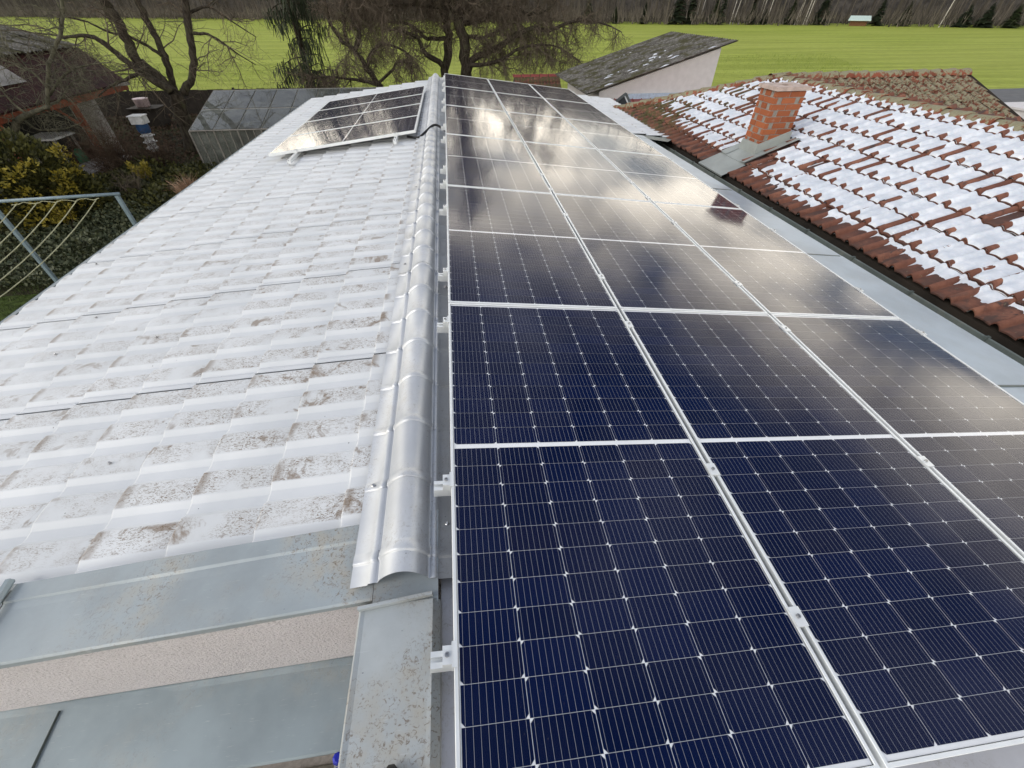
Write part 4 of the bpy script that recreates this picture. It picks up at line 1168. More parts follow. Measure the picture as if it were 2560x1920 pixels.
bare_tree('contorted_tree', (aty(1165, 190, YM2).x, YM2, GZ), 'bare gnarled tree with thick trunk and long arching limb reaching right', [
    dict(pix=Z2((1810, 660), (1800, 430), (1755, 200), (1690, 0)), r0=.27, r1=.14, root=True, ext=((.15, 0, .5), 5.0), **{'from': 6}),
    dict(pix=Z2((1830, 620), (1900, 500), (2060, 430), (2212, 330)) + Z3((170, 250), (320, 265), (480, 200), (650, 175), (820, 215), (950, 280)), r0=.17, r1=.02, oy=-.2),
    dict(pix=Z2((1840, 560), (1960, 560), (2120, 520)) + Z3((60, 420), (230, 390), (380, 400), (520, 480), (650, 590)), r0=.10, r1=.015, oy=-.5),
    dict(pix=Z2((1760, 200), (1900, 190), (2050, 120)) + Z3((0, 60), (150, 120), (300, 90), (380, 10)), r0=.12, r1=.03, oy=.3),
    dict(pix=Z2((1780, 300), (1950, 330), (2100, 260)) + Z3((40, 200), (200, 330), (330, 420)), r0=.08, r1=.015, oy=.1),
    dict(pix=Z2((1740, 150), (1820, 60), (1900, -30)), r0=.12, r1=.03, ext=((.6, 0, .35), 6.0), oy=.3),
    dict(pix=Z2((1720, 100), (1760, 20), (1770, -60)), r0=.12, r1=.03, ext=((.1, -.2, .6), 7.0), oy=-.4),
    dict(pix=Z2((1740, 120), (1860, 80), (2000, 0)), r0=.09, r1=.03, ext=((.9, 0, .15), 5.0), oy=.2)], YM2, contort, 22, .29)
YM3 = 22.0
bare_tree('contorted_tree', (aty(950, 215, YM3).x, YM3, GZ), 'low crooked bare tree spreading left above the left panels', [
    dict(pix=Z2((1060, 740), (960, 590), (860, 440), (720, 350)), r0=.16, r1=.05, root=True, **{'from': 3}),
    dict(pix=Z2((1060, 730), (940, 700), (780, 680), (600, 660), (430, 690)), r0=.09, r1=.02, oy=-.3),
    dict(pix=Z2((960, 590), (1000, 450), (1120, 380), (1330, 480), (1340, 640)), r0=.08, r1=.03, oy=.3),
    dict(pix=Z2((860, 440), (900, 300), (820, 180), (700, 80)), r0=.08, r1=.02, oy=.2),
    dict(pix=Z2((1060, 720), (1180, 600), (1220, 540), (1360, 550)), r0=.07, r1=.02, oy=.2),
    dict(pix=Z2((800, 400), (760, 200), (800, 20)), r0=.08, r1=.03, ext=((.1, 0, .5), 4.5), oy=.5),
    dict(pix=Z2((860, 440), (900, 200), (930, 20)), r0=.09, r1=.03, ext=((.3, 0, .5), 5.5), oy=.9),
    dict(pix=Z2((760, 380), (640, 200), (600, 20)), r0=.08, r1=.03, ext=((-.3, 0, .5), 5.5), oy=1.2)], YM3, contort, 23, .18)
# big multi-stemmed tree left
lefts = [(.30, 1.7, .024, .17, .0, 6), (.20, .85, .012, .22, -.02, 5), (.17, .40, .006, .25, -.04, 3)]
YL = 17.4
bare_tree('multi_stemmed_tree', (-10.15, YL, GZ), 'large bare tree with several dark stems fanning out beside the greenhouse', [
    dict(pix=Z1((1640, 1200), (1560, 950), (1520, 800)), r0=.27, r1=.22, root=True, **{'from': 90}),
    dict(pix=Z1((1520, 830), (1330, 640), (1180, 520), (1080, 320), (980, 130), (900, 0)), r0=.17, r1=.11, ext=((-.3, 0, .5), 5)),
    dict(pix=Z1((1510, 800), (1470, 640), (1420, 480), (1330, 290), (1230, 90)), r0=.12, r1=.07, ext=((-.1, .2, .5), 4), oy=.3),
    dict(pix=Z1((1590, 810), (1660, 640), (1660, 420), (1620, 200), (1600, 0)), r0=.12, r1=.08, ext=((.1, 0, .5), 5), oy=-.2),
    dict(pix=Z1((1480, 790), (1270, 660), (1060, 510), (850, 340), (700, 310), (520, 330)), r0=.14, r1=.03, oy=-.5),
    dict(pix=Z1((1400, 480), (1280, 400), (1100, 310), (950, 280), (760, 190), (560, 140)), r0=.06, r1=.015, oy=.2),
    dict(pix=Z1((1670, 290), (1800, 300), (1950, 390), (2060, 470), (2212, 560)), r0=.05, r1=.012, oy=-.3),
    dict(pix=Z1((1620, 120), (1800, 60), (1980, 170), (2212, 320)), r0=.05, r1=.012, oy=.1),
    dict(pix=Z1((1250, 600), (1180, 640), (1050, 700), (930, 760), (850, 830)), r0=.07, r1=.02, oy=-.8)], YL, lefts, 31, .30)
bare_tree('fruit_tree', (-13.6, 12.9, GZ), 'spreading lichened fruit tree in front of the dark red barn', [
    dict(pix=Z1((120, 1150), (180, 1020), (420, 920)), r0=.10, r1=.05, root=True, **{'from': 2}),
    dict(pix=Z1((420, 950), (410, 720), (430, 540), (520, 300), (540, 80)), r0=.05, r1=.03, ext=((0, 0, .5), 3), oy=.5),
    dict(pix=Z1((410, 760), (300, 640), (160, 560), (20, 520)), r0=.035, r1=.012),
    dict(pix=Z1((430, 820), (560, 640), (760, 560), (960, 540)), r0=.035, r1=.01, oy=.6),
    dict(pix=Z1((250, 1000), (120, 900), (0, 760)), r0=.04, r1=.015, oy=-.3),
    dict(pix=Z1((420, 900), (520, 860), (640, 700), (800, 700)), r0=.03, r1=.01, oy=.8),
    dict(pix=Z1((200, 1030), (330, 1120), (560, 1110), (700, 1060)), r0=.03, r1=.01, oy=.2)], 13.6, [(.15, 1.1, .018, .24, -.03, 6), (.12, .6, .010, .28, -.05, 5), (.12, .3, .006, .3, -.06, 3)], 33, .13, crownmat='twig_lich', trunkmat='twig_lich')

# weeping conifer
def weeping(base, h, label, seed):
    rng = random.Random(seed); t = thing('weeping_spruce', base, label, 'tree'); tb = MB(); lb = MB()
    base = Vector(base); tb.tube([base, base + Vector((.1, 0, h * .5)), base + Vector((.05, 0, h))], [.17, .12, .03], 7)
    for k in range(120):
        z = rng.uniform(.6, h); a = rng.uniform(0, 6.283); L = (1.75 * (1 - z / h) ** .6 + .5) * rng.uniform(.6, 1.1)
        p = base + Vector((.08, 0, z)); d = Vector((math.cos(a), math.sin(a), .35)); pts = [p]
        for s in range(5):
            d = (d + Vector((0, 0, -.20)) + jit(rng, .14)).normalized(); pts.append(pts[-1] + d * L / 5)
        tb.tube(pts, [.03, .025, .02, .015, .01, .006], 4, caps=False)
        for s in range(52):
            f = rng.uniform(.15, 1); i = min(4, int(f * 5)); q = pts[i].lerp(pts[i + 1], f * 5 - i)
            hl = rng.uniform(.15, .6); w = rng.uniform(.008, .024); dd = Vector((rng.gauss(0, .12), rng.gauss(0, .12), -1)).normalized()
            sd_ = Vector((math.cos(rng.uniform(0, 6.28)), math.sin(rng.uniform(0, 6.28)), 0)) * w; q = q + Vector((rng.gauss(0, .16), rng.gauss(0, .16), rng.gauss(0, .07)))
            lb.quad(q - sd_, q + sd_, q + dd * hl + sd_ * .7, q + dd * hl - sd_ * .7)
    tb.build('trunk', M['bark'], t, smooth=True); lb.build('crown', M['needle'], t)
p_ = aty(752, 120, 25.5); weeping((p_.x, 25.5, GZ), 11.5, 'dark weeping spruce with hanging needle curtains left of the crooked tree', 5)

# ------------------------------------------------------------------ shrubs and ground cover
def twig_shrub(name, base, h, w, n, label, mat, seed, cat='shrub'):
    rng = random.Random(seed); b = MB(); base = Vector(base)
    t = thing(name, base, label, cat); st = MB()
    for k in range(n):
        a = rng.uniform(0, 6.283); d = Vector((math.cos(a) * rng.uniform(.1, .9), math.sin(a) * rng.uniform(.1, .9), 1)).normalized()
        q = poly(st if k < 14 else b, base + jit(rng, .12 * w) * 1 + Vector((0, 0, 0)), d, h * rng.uniform(.6, 1.1), .014, 6, rng, .16, -.02, 3)
        twigs(b, *q, rng, 0, [(.11, .42 * w, .007, .25, -.02, 4), (.13, .2 * w, .004, .3, -.03, 3)])
    st.build('stems', M[mat], t); b.build('twigs', M[mat], t)
twig_shrub('twiggy_shrub', (-11.3, 14.6, GZ), 1.55, 1.2, 60, 'reddish brown leafless shrub in front of the concrete panel', 'shrub', 41)
twig_shrub('twiggy_shrub', (-10.3, 15.4, GZ), 1.0, 1.0, 36, 'low leafless shrub beside the stacked white pots', 'shrub', 42)
twig_shrub('twiggy_shrub', (-9.6, 12.3, GZ), .7, .8, 26, 'small bare shrub below the yellow conifer', 'twig', 43)
def leafball(b, c, rx, ry, rz, n, size, rng, up=.3, shell=.75, flat=False):
    for k in range(n):
        u = Vector((rng.gauss(0, 1), rng.gauss(0, 1), rng.gauss(0, 1))).normalized()
        if u.z < -.5: u.z *= -1
        f = rng.uniform(shell, 1.05)
        p = Vector(c) + Vector((u.x * rx, u.y * ry, u.z * rz)) * f
        d = (u + Vector((0, 0, up)) + jit(rng, .35)).normalized(); s = d.orthogonal().normalized(); s.rotate(Matrix.Rotation(rng.uniform(0, 6.28), 3, d))
        L = size * rng.uniform(.6, 1.5); w = L * rng.uniform(.18, .35)
        b.v += [tuple(p - s * w * .5), tuple(p + d * L * .5 + s * w), tuple(p + d * L), tuple(p + d * L * .5 - s * w)]
        n0 = len(b.v) - 4; b.face((n0, n0 + 1, n0 + 2, n0 + 3))
rng = random.Random(50)
tj = thing('golden_conifer', (-10.6, 10.2, GZ), 'rounded dark green conifer with golden yellow shoot tips left of the clothes line', 'conifer')
b = MB()
for c, r in (((-10.9, 10.3, -2.2), (1.25, 1.2, 1.25)), ((-11.6, 9.6, -2.3), (1.3, 1.2, 1.0)), ((-10.4, 10.6, -2.6), (.9, .9, .8))):
    leafball(b, c, *r, 6500, .10, rng)
b.build('foliage', M['thuja'], tj)
b = MB()
for k in range(70):
    a = rng.uniform(-2.0, 1.4); q = Vector((-10.9, 10.3, -2.2)) + Vector((math.cos(a) * 1.22, math.sin(a) * 1.15, rng.uniform(-.7, .85)))
    leafball(b, q, .15, .15, .12, 30, .085, rng, .2, .3)
b.build('yellow_tips', M['gold'], tj)
def gold_shrub(base, h, label, seed):
    rng = random.Random(seed); t = thing('golden_shrub', base, label, 'shrub'); b = MB(); st = MB(); base = Vector(base)
    for k in range(16):
        a = rng.uniform(0, 6.283); d = Vector((math.cos(a) * .45, math.sin(a) * .45, 1)).normalized(); top = base + d * h * rng.uniform(.6, 1.1)
        st.tube([base, top], [.012, .005], 4)
        for s in range(5): leafball(b, base.lerp(top, .45 + .55 * s / 4), .07, .07, .11, 16, .065, rng, .8, .2)
    st.build('stems', M['twig'], t); b.build('foliage', M['gold'], t)
pA = atz(352, 425, -2.6); gold_shrub((pA.x, pA.y, GZ), .55, 'small golden yellow conifer shoot beside the greenhouse corner', 61)
pB = atz(215, 455, -2.55); gold_shrub((pB.x, pB.y, GZ), .5, 'golden yellow low shrub right of the dark conifer', 62)
pC = atz(150, 520, -2.5); gold_shrub((pC.x, pC.y, GZ), .6, 'golden yellow shrub behind the clothes line crossbar', 63)
pD = atz(462, 450, -2.4); 
t = thing('dry_grass_tuft', (pD.x, pD.y, GZ), 'tuft of dry reddish straw grass by the left eave', 'grass tuft'); b = MB(); rng = random.Random(64)
for k in range(260):
    a = rng.uniform(0, 6.283); d = Vector((math.cos(a) * rng.uniform(.1, .8), math.sin(a) * rng.uniform(.1, .8), 1)).normalized(); p = Vector((pD.x, pD.y, GZ)) + jit(rng, .06); L = rng.uniform(.4, .95)
    s = d.orthogonal().normalized() * .007; m_ = p + d * L * .6; e_ = m_ + (d + Vector((0, 0, -.8)) + jit(rng, .3)).normalized() * L * .4
    b.quad(p - s, p + s, m_ + s, m_ - s); b.tri(m_ - s, m_ + s, e_)
b.build('blades', M['straw'], t)
def cover(name, region, n, size, mat, label, seed, z=.0, hmax=.15, up=.6, cat='ground cover'):
    rng = random.Random(seed); b = MB()
    (x0, y0, x1, y1) = region
    for k in range(n):
        x, y = rng.uniform(x0, x1), rng.uniform(y0, y1)
        hh = hmax * max(0, .55 + .6 * noise.noise(Vector((x * .9, y * .9, seed))))
        p = Vector((x, y, GZ + z + rng.uniform(0, hh))); d = (Vector((rng.gauss(0, 1), rng.gauss(0, 1), up))).normalized(); s = d.orthogonal().normalized(); s.rotate(Matrix.Rotation(rng.uniform(0, 6.28), 3, d))
        L = size * rng.uniform(.6, 1.4); w = L * .36
        b.v += [tuple(p), tuple(p + d * L * .5 + s * w), tuple(p + d * L), tuple(p + d * L * .5 - s * w)]; n0 = len(b.v) - 4; b.face((n0, n0 + 1, n0 + 2, n0 + 3))
    return tag(b.build(name, M[mat]), label, cat, kind='stuff')
cover('ivy_ground_cover', (-11.5, 6.5, -6.2, 10.8), 16000, .075, 'ivy', 'low ivy and weeds covering the ground below the clothes line', 71, hmax=.35)
cover('weedy_ground_cover', (-11.5, 10.5, -5.2, 15.0), 12000, .10, 'thuja', 'dark weeds and leaf litter between the shrubs and the greenhouse', 72, hmax=.45, up=1.2)
cover('leaf_litter', (-20, 14.5, -9, 25), 9000, .10, 'shrub', 'brown leaf litter on the garden ground by the barn', 73, hmax=.05)
b = MB(); rng = random.Random(74)
for k in range(16000):
    x, y = rng.uniform(-12, -4.6), rng.uniform(.5, 7.0); p = Vector((x, y, GZ - .02)); d = Vector((rng.gauss(0, .35), rng.gauss(0, .35), 1)).normalized(); s = Vector((math.cos(k), math.sin(k), 0)) * .006; L = rng.uniform(.04, .11)
    b.tri(p - s, p + s, p + d * L)
tag(b.build('lawn_grass', M['grass']), 'short green lawn grass left of the house', 'grass', kind='stuff')
b = MB(); rng = random.Random(75)
for k in range(26000):
    y = 25.6 + (rng.random() ** 1.6) * 26; x = rng.uniform(-24, 26) * (.6 + y / 50); p = Vector((x, y, GZ - .02)); d = Vector((rng.gauss(0, .4), rng.gauss(0, .4), 1)).normalized(); s = Vector((math.cos(k), math.sin(k), 0)) * .014; L = rng.uniform(.08, .22)
    b.tri(p - s, p + s, p + d * L)
tag(b.build('field_grass', mat_leaf('wheat_blades', (.10, .16, .016), (.22, .28, .035))), 'tufts of young wheat along the near side of the field', 'grass', kind='stuff')

# ------------------------------------------------------------------ greenhouse
gh = thing('greenhouse', (-6, 15.8, GZ), 'weathered glass greenhouse with low sloping roof beyond the left eave', 'greenhouse')
x0, x1, y0, y1, zf, zb = -8.49, -2.5, 14.46, 17.3, -1.80, -1.09
nv, nr = 8, 2
for i in range(nv + 1):
    x = x0 + (x1 - x0) * i / nv; b = MB(); b.tube([(x, y0, zf), (x, y1, zb)], .022, 4); b.build('glazing_bar', M['ghframe'], gh)
for i in range(25):
    x = x0 + (x1 - x0) * i / 24; b = MB(); b.tube([(x, y0, GZ), (x, y0, zf)], .014 if i % 3 else .025, 4); b.build('wall_bar', M['ghframe'], gh)
b = MB()
for p, q in (((x0, y0, zf), (x1, y0, zf)), ((x0, y1, zb), (x1, y1, zb)), ((x0, y1, GZ), (x0, y1, zb)), ((x0, (y0 + y1) / 2, (zf + zb) / 2), (x1, (y0 + y1) / 2, (zf + zb) / 2)), ((x0, y0, GZ + .05), (x1, y0, GZ + .05))): b.tube([p, q], .024, 4)
b.build('main_frame', M['ghframe'], gh)
for i in range(nv):
    for j in range(nr):
        xa, xb = x0 + (x1 - x0) * i / nv + .02, x0 + (x1 - x0) * (i + 1) / nv - .02
        f0, f1 = j / nr + .01, (j + 1) / nr - .01
        b = MB(); b.quad((xa, y0 + (y1 - y0) * f0, zf + (zb - zf) * f0 + .022), (xb, y0 + (y1 - y0) * f0, zf + (zb - zf) * f0 + .022), (xb, y0 + (y1 - y0) * f1, zf + (zb - zf) * f1 + .022), (xa, y0 + (y1 - y0) * f1, zf + (zb - zf) * f1 + .022)); b.build('roof_pane', M['ghglass'], gh)
for i in range(24):
    xa, xb = x0 + (x1 - x0) * i / 24 + .012, x0 + (x1 - x0) * (i + 1) / 24 - .012
    b = MB(); b.quad((xa, y0 + .01, GZ + .06), (xb, y0 + .01, GZ + .06), (xb, y0 + .01, zf - .02), (xa, y0 + .01, zf - .02)); b.build('wall_pane', M['ghglass'], gh)
b = MB(); b.quad((x0, y0 + .03, GZ), (x0, y1, GZ), (x0, y1, zb - .03), (x0, y0 + .03, zf - .03)); b.build('end_pane', M['ghglass'], gh)
b = MB(); b.quad((x0, y1 + .02, GZ), (x1, y1 + .02, GZ), (x1, y1 + .02, zb - .03), (x0, y1 + .02, zb - .03)); b.build('back_wall', M['darkwood'], gh)

# ------------------------------------------------------------------ dark red barn with open bay
bn = thing('barn', (-16, 16, GZ), 'dark red boarded barn with mossy roof and open bay behind bare branches', 'barn')
ex, ez, kx, kz, rx_, rz_ = -12.65, -1.02, -13.75, .02, -17.2, .95
ya, yb = 11.0, 19.75
nb = 26
for i in range(nb):
    a0, a1 = ya + (yb - ya) * i / nb + .006, ya + (yb - ya) * (i + 1) / nb - .006
    b = MB(); b.quad((ex, a0, ez), (ex, a1, ez), (kx, a1, kz), (kx, a0, kz)); b.quad((ex, a0, ez), (ex, a1, ez), (ex - .02, a1, ez - .05), (ex - .02, a0, ez - .05)); b.build('board', M['redboard'], bn)
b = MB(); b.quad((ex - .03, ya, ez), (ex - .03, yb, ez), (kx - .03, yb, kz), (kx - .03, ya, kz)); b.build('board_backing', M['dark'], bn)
ud = Vector((rx_ - kx, 0, rz_ - kz)).normalized(); un = Vector((-ud.z, 0, ud.x)) * -1
if un.z < 0: un = -un
for r in range(3):
    for c in range(9):
        o = Vector((kx + .12, ya + c * .975, kz + .06)) + ud * (r * 1.2) + un * (.012 * r)
        corr_sheet('roof_sheet', o + ud * 1.28, -ud, V, un, 1.30, 1.0, .177, .022, M['fibre'], bn, 2)
b = MB(); b.quad((rx_, ya, rz_), (rx_, yb, rz_), (-21, yb, -.3), (-21, ya, -.3)); b.build('rear_roof', M['fibre'], bn)
b = MB(); b.box(ex - .16, ya, ez - .24, ex - .02, yb - .1, ez - .06); b.build('beam', M['orangewood'], bn)
b = MB(); b.quad((ex + .05, yb - 1.1, ez + .01), (ex + .05, yb, ez + .01), (ex + .05, yb, ez - .12), (ex + .05, yb - 1.1, ez - .04)); b.box(ex - .3, yb - .06, ez - .10, ex + .05, yb, ez + .0); b.build('eave_end', M['concrete'], bn)
for yv in (16.25, 13.0):
    b = MB(); b.box(ex - .17, yv, GZ, ex - .03, yv + .14, ez - .24); b.tube([(ex - .1, yv + .05, ez - .95), (ex - .1, yv - .75, ez - .24)], .055, 4); b.build('post', M['orangewood'], bn)
b = MB(); b.box(-13.6, 17.3, GZ, -12.75, 17.5, ez - .1); b.build('panel_wall', M['concrete'], bn)
b = MB(); b.box(-20.5, ya, GZ, -15.2, yb, -.3); b.build('inner_wall', M['dark'], bn)  # black colour stands in for the deep shade inside the bay
b = MB(); b.quad((kx - .05, yb - .02, kz), (ex, yb - .02, ez), (ex, yb - .02, ez - .1), (-20, yb - .02, ez - .1)); b.quad((kx - .05, yb - .02, kz), (-20, yb - .02, ez - .1), (-20, yb - .02, rz_ - .6), (rx_, yb - .02, rz_ - .02)); b.build('gable', M['redboard'], bn)
s0 = Vector((ex, 12.2, ez)).lerp(Vector((kx, 12.2, kz)), .42); s1 = Vector((ex, 12.2, ez)).lerp(Vector((kx, 12.2, kz)), .9)
b = MB(); b.quad(s0 + Vector((.05, 2.0, .05)), s0 + Vector((.05, 3.3, .05)), s1 + Vector((.05, 3.3, .05)), s1 + Vector((.05, 2.0, .05))); b.build('skylight', M['concrete'], bn)
# things in the open bay
tbv = thing('workbench', (-13.9, 16.3, GZ), 'pale workbench standing in the open bay of the barn', 'bench')
b = MB(); b.bbox(-14.6, 15.6, GZ + .82, -13.5, 16.7, GZ + .88, .01); b.build('top', M['white'], tbv)
for px_, py_ in ((-14.5, 15.7), (-13.6, 15.7), (-14.5, 16.6), (-13.6, 16.6)):
    b = MB(); b.box(px_ - .03, py_ - .03, GZ, px_ + .03, py_ + .03, GZ + .82); b.build('leg', M['concrete'], tbv)
b = MB(); b.lathe([(.12, 0), (.16, .05), (.15, .42), (.10, .46), (.06, .50)], 12, (-13.2, 15.9, GZ)); tag(b.build('watering_can', M['green'], smooth=True), 'dark green can on the ground in front of the workbench', 'can')
b = MB(); b.lathe([(.14, 0), (.17, .30), (.18, .31), (.17, .32)], 12, (-13.35, 16.7, GZ)); tag(b.build('bucket', M['redboard'], smooth=True), 'dark red bucket beside the green can in the barn bay', 'bucket')
b = MB(); b.box(-13.1, 14.2, GZ, -12.0, 16.6, GZ + .10); tag(b.build('step', M['concrete']), 'low concrete edging slab in front of the barn bay', 'kerb')
# stacked pots and barrel
sx0, sy0 = -11.62, 17.43
z = GZ
for k, lb in enumerate(('white flanged pot at the bottom of the stack by the tree trunk', 'white flanged pot in the middle of the stack by the trunk', 'white flanged pot just below the blue drum')):
    b = MB(); b.lathe([(.12, 0), (.15, .02), (.15, .11), (.23, .115), (.24, .13), (.22, .145), (.16, .15), (.15, .21)], 16, (sx0 + .02 * k, sy0, z)); z += .212
    tag(b.build('flanged_pot', M['white'], smooth=True), lb, 'pot', 'stacked white pots')
b = MB(); b.lathe([(.17, 0), (.20, .03), (.22, .16), (.20, .29), (.21, .31)], 18, (sx0 + .03, sy0, z)); z += .312
tag(b.build('blue_drum', M['blueplastic'], smooth=True), 'blue plastic drum on top of the stacked white pots', 'drum')
b = MB(); b.bbox(sx0 - .2, sy0 - .22, z, sx0 + .26, sy0 + .22, z + .24, .03); b.bbox(sx0 - .22, sy0 - .24, z + .24, sx0 + .28, sy0 + .24, z + .27, .01)
tag(b.build('white_box', M['white']), 'white lidded plastic box on top of the blue drum', 'box')
q = atz(362, 270, -2.3)
b = MB(); b.box(q.x - .5, q.y - .4, GZ, q.x + .6, q.y + .5, -2.3); b.box(q.x - .6, q.y - .45, -2.3, q.x + .7, q.y + .55, -2.26); tag(b.build('wood_pile', M['darkwood']), 'dark pile of timber behind the stacked pots', 'wood pile')
b = MB(); b.lathe([(.22, 0), (.28, .04), (.30, .30), (.32, .33), (.27, .34)], 16, (q.x, q.y, -2.258)); tag(b.build('tub', M['pinkish'], smooth=True), 'pale pinkish tub standing on the dark timber pile', 'tub')
# dark garden fence along the field
fn = thing('garden_fence', (-13, 25.0, GZ), 'dark low wooden fence between the garden and the green field', 'fence')
ft = aty(420, 226, 25.0).z
for i in range(38):
    x = -21 + i * .40; b = MB(); b.box(x, 24.98, GZ, x + .385, 25.01, ft + .01 * math.sin(i * 2.3)); b.build('fence_board', M['darkwood'], fn)
for i in range(7):
    b = MB(); x = -21 + i * 2.5; b.box(x, 25.01, GZ, x + .09, 25.10, ft + .06); b.build('fence_post', M['darkwood'], fn)
# clothes line
cl = thing('clothes_line', (-6.8, 6.2, GZ), 'blue-grey steel clothes line frame with cream cords left of the roof', 'clothes line')
P1, P2 = Vector((-5.91, 6.28, -1.2)), Vector((-7.80, 6.11, -1.2))
for P_ in (P1, P2):
    b = MB(); b.box(P_.x - .028, P_.y - .028, GZ, P_.x + .028, P_.y + .028, -1.225); b.build('post', M['bluegrey'], cl)
b = MB(); b.tube([P1 + Vector((.06, 0, 0)), P2 - Vector((.05, 0, 0))], .026, 10); b.build('crossbar', M['bluegrey'], cl, smooth=True)
Q1, Q2 = Vector((-5.9, .4, -1.2)), Vector((-7.8, .25, -1.2))
for P_ in (Q1, Q2):
    b = MB(); b.box(P_.x - .028, P_.y - .028, GZ, P_.x + .028, P_.y + .028, -1.225); b.build('post', M['bluegrey'], cl)
b = MB(); b.tube([Q1, Q2], .026, 10); b.build('crossbar', M['bluegrey'], cl, smooth=True)
for f in (.17, .33, .49, .65, .81):
    a_, c_ = P1.lerp(P2, f), Q1.lerp(Q2, f); a_.z -= .05; c_.z -= .05
    b = MB(); b.tube([a_.lerp(c_, s / 14) - Vector((0, 0, .42 * 4 * (s / 14) * (1 - s / 14))) for s in range(15)], .007, 5); b.build('cord', M['rope'], cl)
b = MB(); b.tube([P1.lerp(P2, f) + Vector((0, -.02, -.05 - .02 * math.sin(f * 40))) for f in [.15 + .05 * k for k in range(15)]], .006, 5); b.build('cord', M['rope'], cl)

# ------------------------------------------------------------------ far edge of the field
W0, W1 = Vector((-215, 256, 0)), Vector((175, 71, 0)); WD = (W1 - W0).normalized(); WN = Vector((-WD.y, WD.x, 0))
if WN.y < 0: WN = -WN
rng = random.Random(90); b = MB()
LW = (W1 - W0).length
hb = MB(); hg = []
for i in range(41):
    q = W0 + WD * (LW * (i / 40 * 1.3 - .15))
    hg.append([hb.add(q + WN * (26 + 9 * j) + Vector((0, 0, GZ + (0, 11, 17, 21, 22)[j] * (1.75 - 1.05 * i / 40 + .12 * noise.noise(Vector((i * .4, j, 2))))))) for j in range(5)])
for i in range(40):
    for j in range(4): hb.face((hg[i][j], hg[i + 1][j], hg[i + 1][j + 1], hg[i][j + 1]))
tag(hb.build('hillside', simple('wooded_hillside', (.060, .053, .045), .95, 0, .5, .6), smooth=True), kind='structure')
for k in range(1700):
    p = W0 + WD * rng.uniform(0, LW) + WN * rng.uniform(3.5, 27); p.z = GZ
    if (p - Vector((98.2, 117.0, GZ))).length < 6.5: continue
    h = rng.uniform(14, 24); s = WD * rng.uniform(.05, .13); ln_ = Vector((rng.gauss(0, .4), rng.gauss(0, .4), h))
    b.quad(p - s, p + s, p + ln_ + s * .3, p + ln_ - s * .3); s2 = WN * s.length
    b.quad(p - s2, p + s2, p + ln_ + s2 * .3, p + ln_ - s2 * .3)
    for q in range(34):
        if q < 18:
            o = p + WD * rng.gauss(0, 1.1) + WN * rng.gauss(0, .8); hh = rng.uniform(1.0, 5.2) * (.6 + .5 * noise.noise(o * .08)); o.z = GZ + rng.uniform(0, 1.5); w = rng.uniform(.03, .11)
            d = Vector((rng.gauss(0, .25), rng.gauss(0, .25), 1)) * hh
        else:
            f = rng.uniform(.25, 1); o = p + ln_ * f; d = Vector((rng.gauss(0, 1.1), rng.gauss(0, 1.1), rng.uniform(.4, 2.6))); w = rng.uniform(.02, .07)
        s = Vector((WD.x, WD.y, 0)) * w
        b.tri(o - s, o + s, o + d)
tag(b.build('winter_wood', M['forest']), 'grey-brown leafless wood along the far edge of the field', 'wood', kind='stuff')
def conifer(px, py, h, r, label, seed, mat='needle', group='conifers at the wood edge'):
    rng = random.Random(seed); c = atz(px, py, GZ); t = thing('conifer', c, label, 'conifer', group); b = MB(); tb = MB(); c = Vector(c)
    tb.tube([c, c + Vector((0, 0, h))], [.16, .02], 5); tb.build('trunk', M['bark'], t)
    for k in range(420):
        f = rng.random() ** .8; z = .15 + f * (h - .2); R_ = r * (1 - z / h) ** .8 * rng.uniform(.55, 1.1) + .1; a = rng.uniform(0, 6.283)
        d = Vector((math.cos(a), math.sin(a), -.25)); s = Vector((-math.sin(a), math.cos(a), 0)) * R_ * .28
        p = c + Vector((0, 0, z)); b.v += [tuple(p + d * R_ * .1), tuple(p + d * R_ * .6 + s), tuple(p + d * R_), tuple(p + d * R_ * .6 - s)]; n0 = len(b.v) - 4; b.face((n0, n0 + 1, n0 + 2, n0 + 3))
    b.build('crown', M[mat], t)
num = ['first', 'second', 'third', 'fourth', 'fifth', 'sixth', 'seventh', 'eighth', 'ninth', 'tenth', 'eleventh', 'twelfth', 'thirteenth', 'fourteenth', 'fifteenth', 'sixteenth', 'seventeenth', 'eighteenth']
for k, (px, py, h, r, mt_) in enumerate(((1468, 59, 5.5, 2.6, 'needle2'), (1536, 59, 3.6, 1.7, 'needle2'), (1608, 60, 4.6, 1.6, 'needle'), (1690, 61, 8, 3.4, 'needle'), (1722, 61, 8, 2.6, 'needle'), (1782, 61, 5.2, 2.6, 'needle2'), (1798, 62, 8, 1.6, 'needle'), (1873, 62, 7, 1.8, 'needle'), (1906, 62, 3.2, 1.5, 'needle'), (1970, 62, 5, 2.4, 'needle2'), (2046, 63, 6.5, 3.0, 'needle'), (2186, 65, 5.2, 2.3, 'needle'), (2252, 66, 4.4, 2.2, 'needle2'), (2400, 69, 4.0, 2.6, 'needle'), (2452, 70, 4.2, 2.6, 'needle'), (2520, 71, 4.0, 2.4, 'needle2'))):
    conifer(px, py, h, r, f'{num[k]} dark conifer from the left along the right half of the wood edge', 200 + k, mt_)
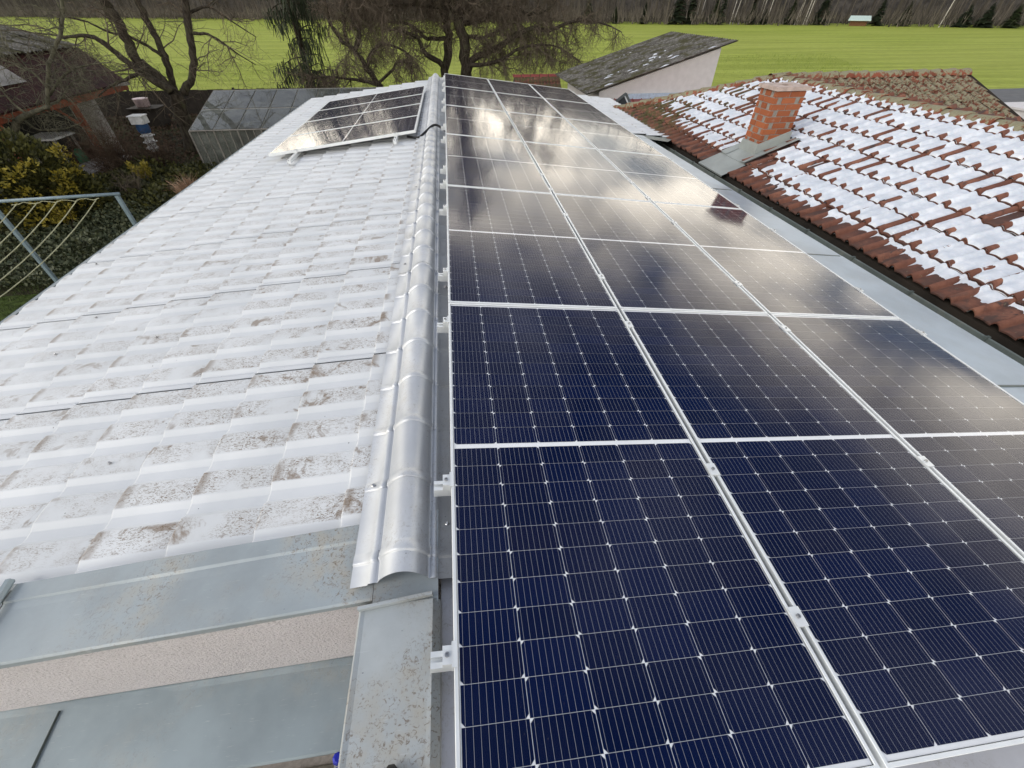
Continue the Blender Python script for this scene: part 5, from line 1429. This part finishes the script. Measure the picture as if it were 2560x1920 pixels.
for k, (px, py) in enumerate(((1737, 60), (1746, 60), (1824, 61), (1831, 61), (1845, 61), (1889, 62), (1896, 62), (1913, 62), (1985, 63), (1991, 63), (2007, 63), (2013, 63), (2346, 69))):
    rng = random.Random(300 + k); c = Vector(atz(px, py, GZ)); t = thing('birch_tree', c, f'{num[k]} pale birch trunk from the left along the wood edge', 'birch', 'birches at the wood edge')
    h = rng.uniform(9, 12); ln_ = Vector((rng.uniform(-.2, .9), 0, h)); b = MB(); b.tube([c, c + ln_ * .5 + Vector((.15, 0, 0)), c + ln_], [.10, .08, .02], 5); b.build('trunk', M['birch'], t)
    b = MB()
    for q in range(50):
        f = rng.uniform(.4, 1); o = c + ln_ * f; d = Vector((rng.gauss(0, .8), rng.gauss(0, .8), rng.uniform(.2, 1.4))); s = WD * .02; b.tri(o - s, o + s, o + d)
    b.build('crown', M['forest'], t)
hc = Vector((98.2, 117.0, GZ)); hut = thing('field_hut', hc, 'small brown wooden hut with pale green roof at the wood edge', 'hut')
mt = Matrix.Translation(hc) @ Matrix.Rotation(R(-38), 4, 'Z')
b = MB(); b.box(-1.7, -1.0, 0, 1.7, 1.0, 1.0, mt); b.build('wall', M['hutwood'], hut)
b = MB(); b.v = [tuple(mt @ Vector(p)) for p in ((-2.3, -1.6, .95), (2.3, -1.6, .95), (2.1, 1.2, 1.75), (-2.1, 1.2, 1.75), (-2.3, -1.6, 1.03), (2.3, -1.6, 1.03), (2.1, 1.2, 1.83), (-2.1, 1.2, 1.83))]
for q in ((3, 2, 1, 0), (4, 5, 6, 7), (0, 1, 5, 4), (2, 3, 7, 6), (1, 2, 6, 5), (3, 0, 4, 7)): b.face(q)
b.build('roof', M['hutroof'], hut)
# house beyond the barn and pale wall at the right edge
dh = thing('distant_house', (-46, 40, GZ), 'peach coloured house with tiled roof beyond the barn at the left edge', 'house')
b = MB(); b.box(-54, 36, GZ, -40, 44, .2); b.build('wall', M['housewall'], dh)
b = MB(); b.v = [(-54.5, 35.5, .1), (-39.5, 35.5, .1), (-39.5, 44.5, .1), (-54.5, 44.5, .1), (-52, 40, 3.4), (-42, 40, 3.4)]
for q in ((0, 1, 5, 4), (2, 3, 4, 5), (1, 2, 5), (3, 0, 4)): b.face(q)
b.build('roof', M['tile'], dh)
q = atz(2560, 285, -2.2)
b = MB(); b.box(q.x - .35, q.y - .5, GZ, q.x + 5, q.y + 1.2, -2.05); b.box(q.x - .42, q.y - .55, -2.05, q.x + 5, q.y + 1.25, -1.98); tag(b.build('garden_wall', M['shedwall']), 'pale low wall beside the grey road at the right edge', 'wall')
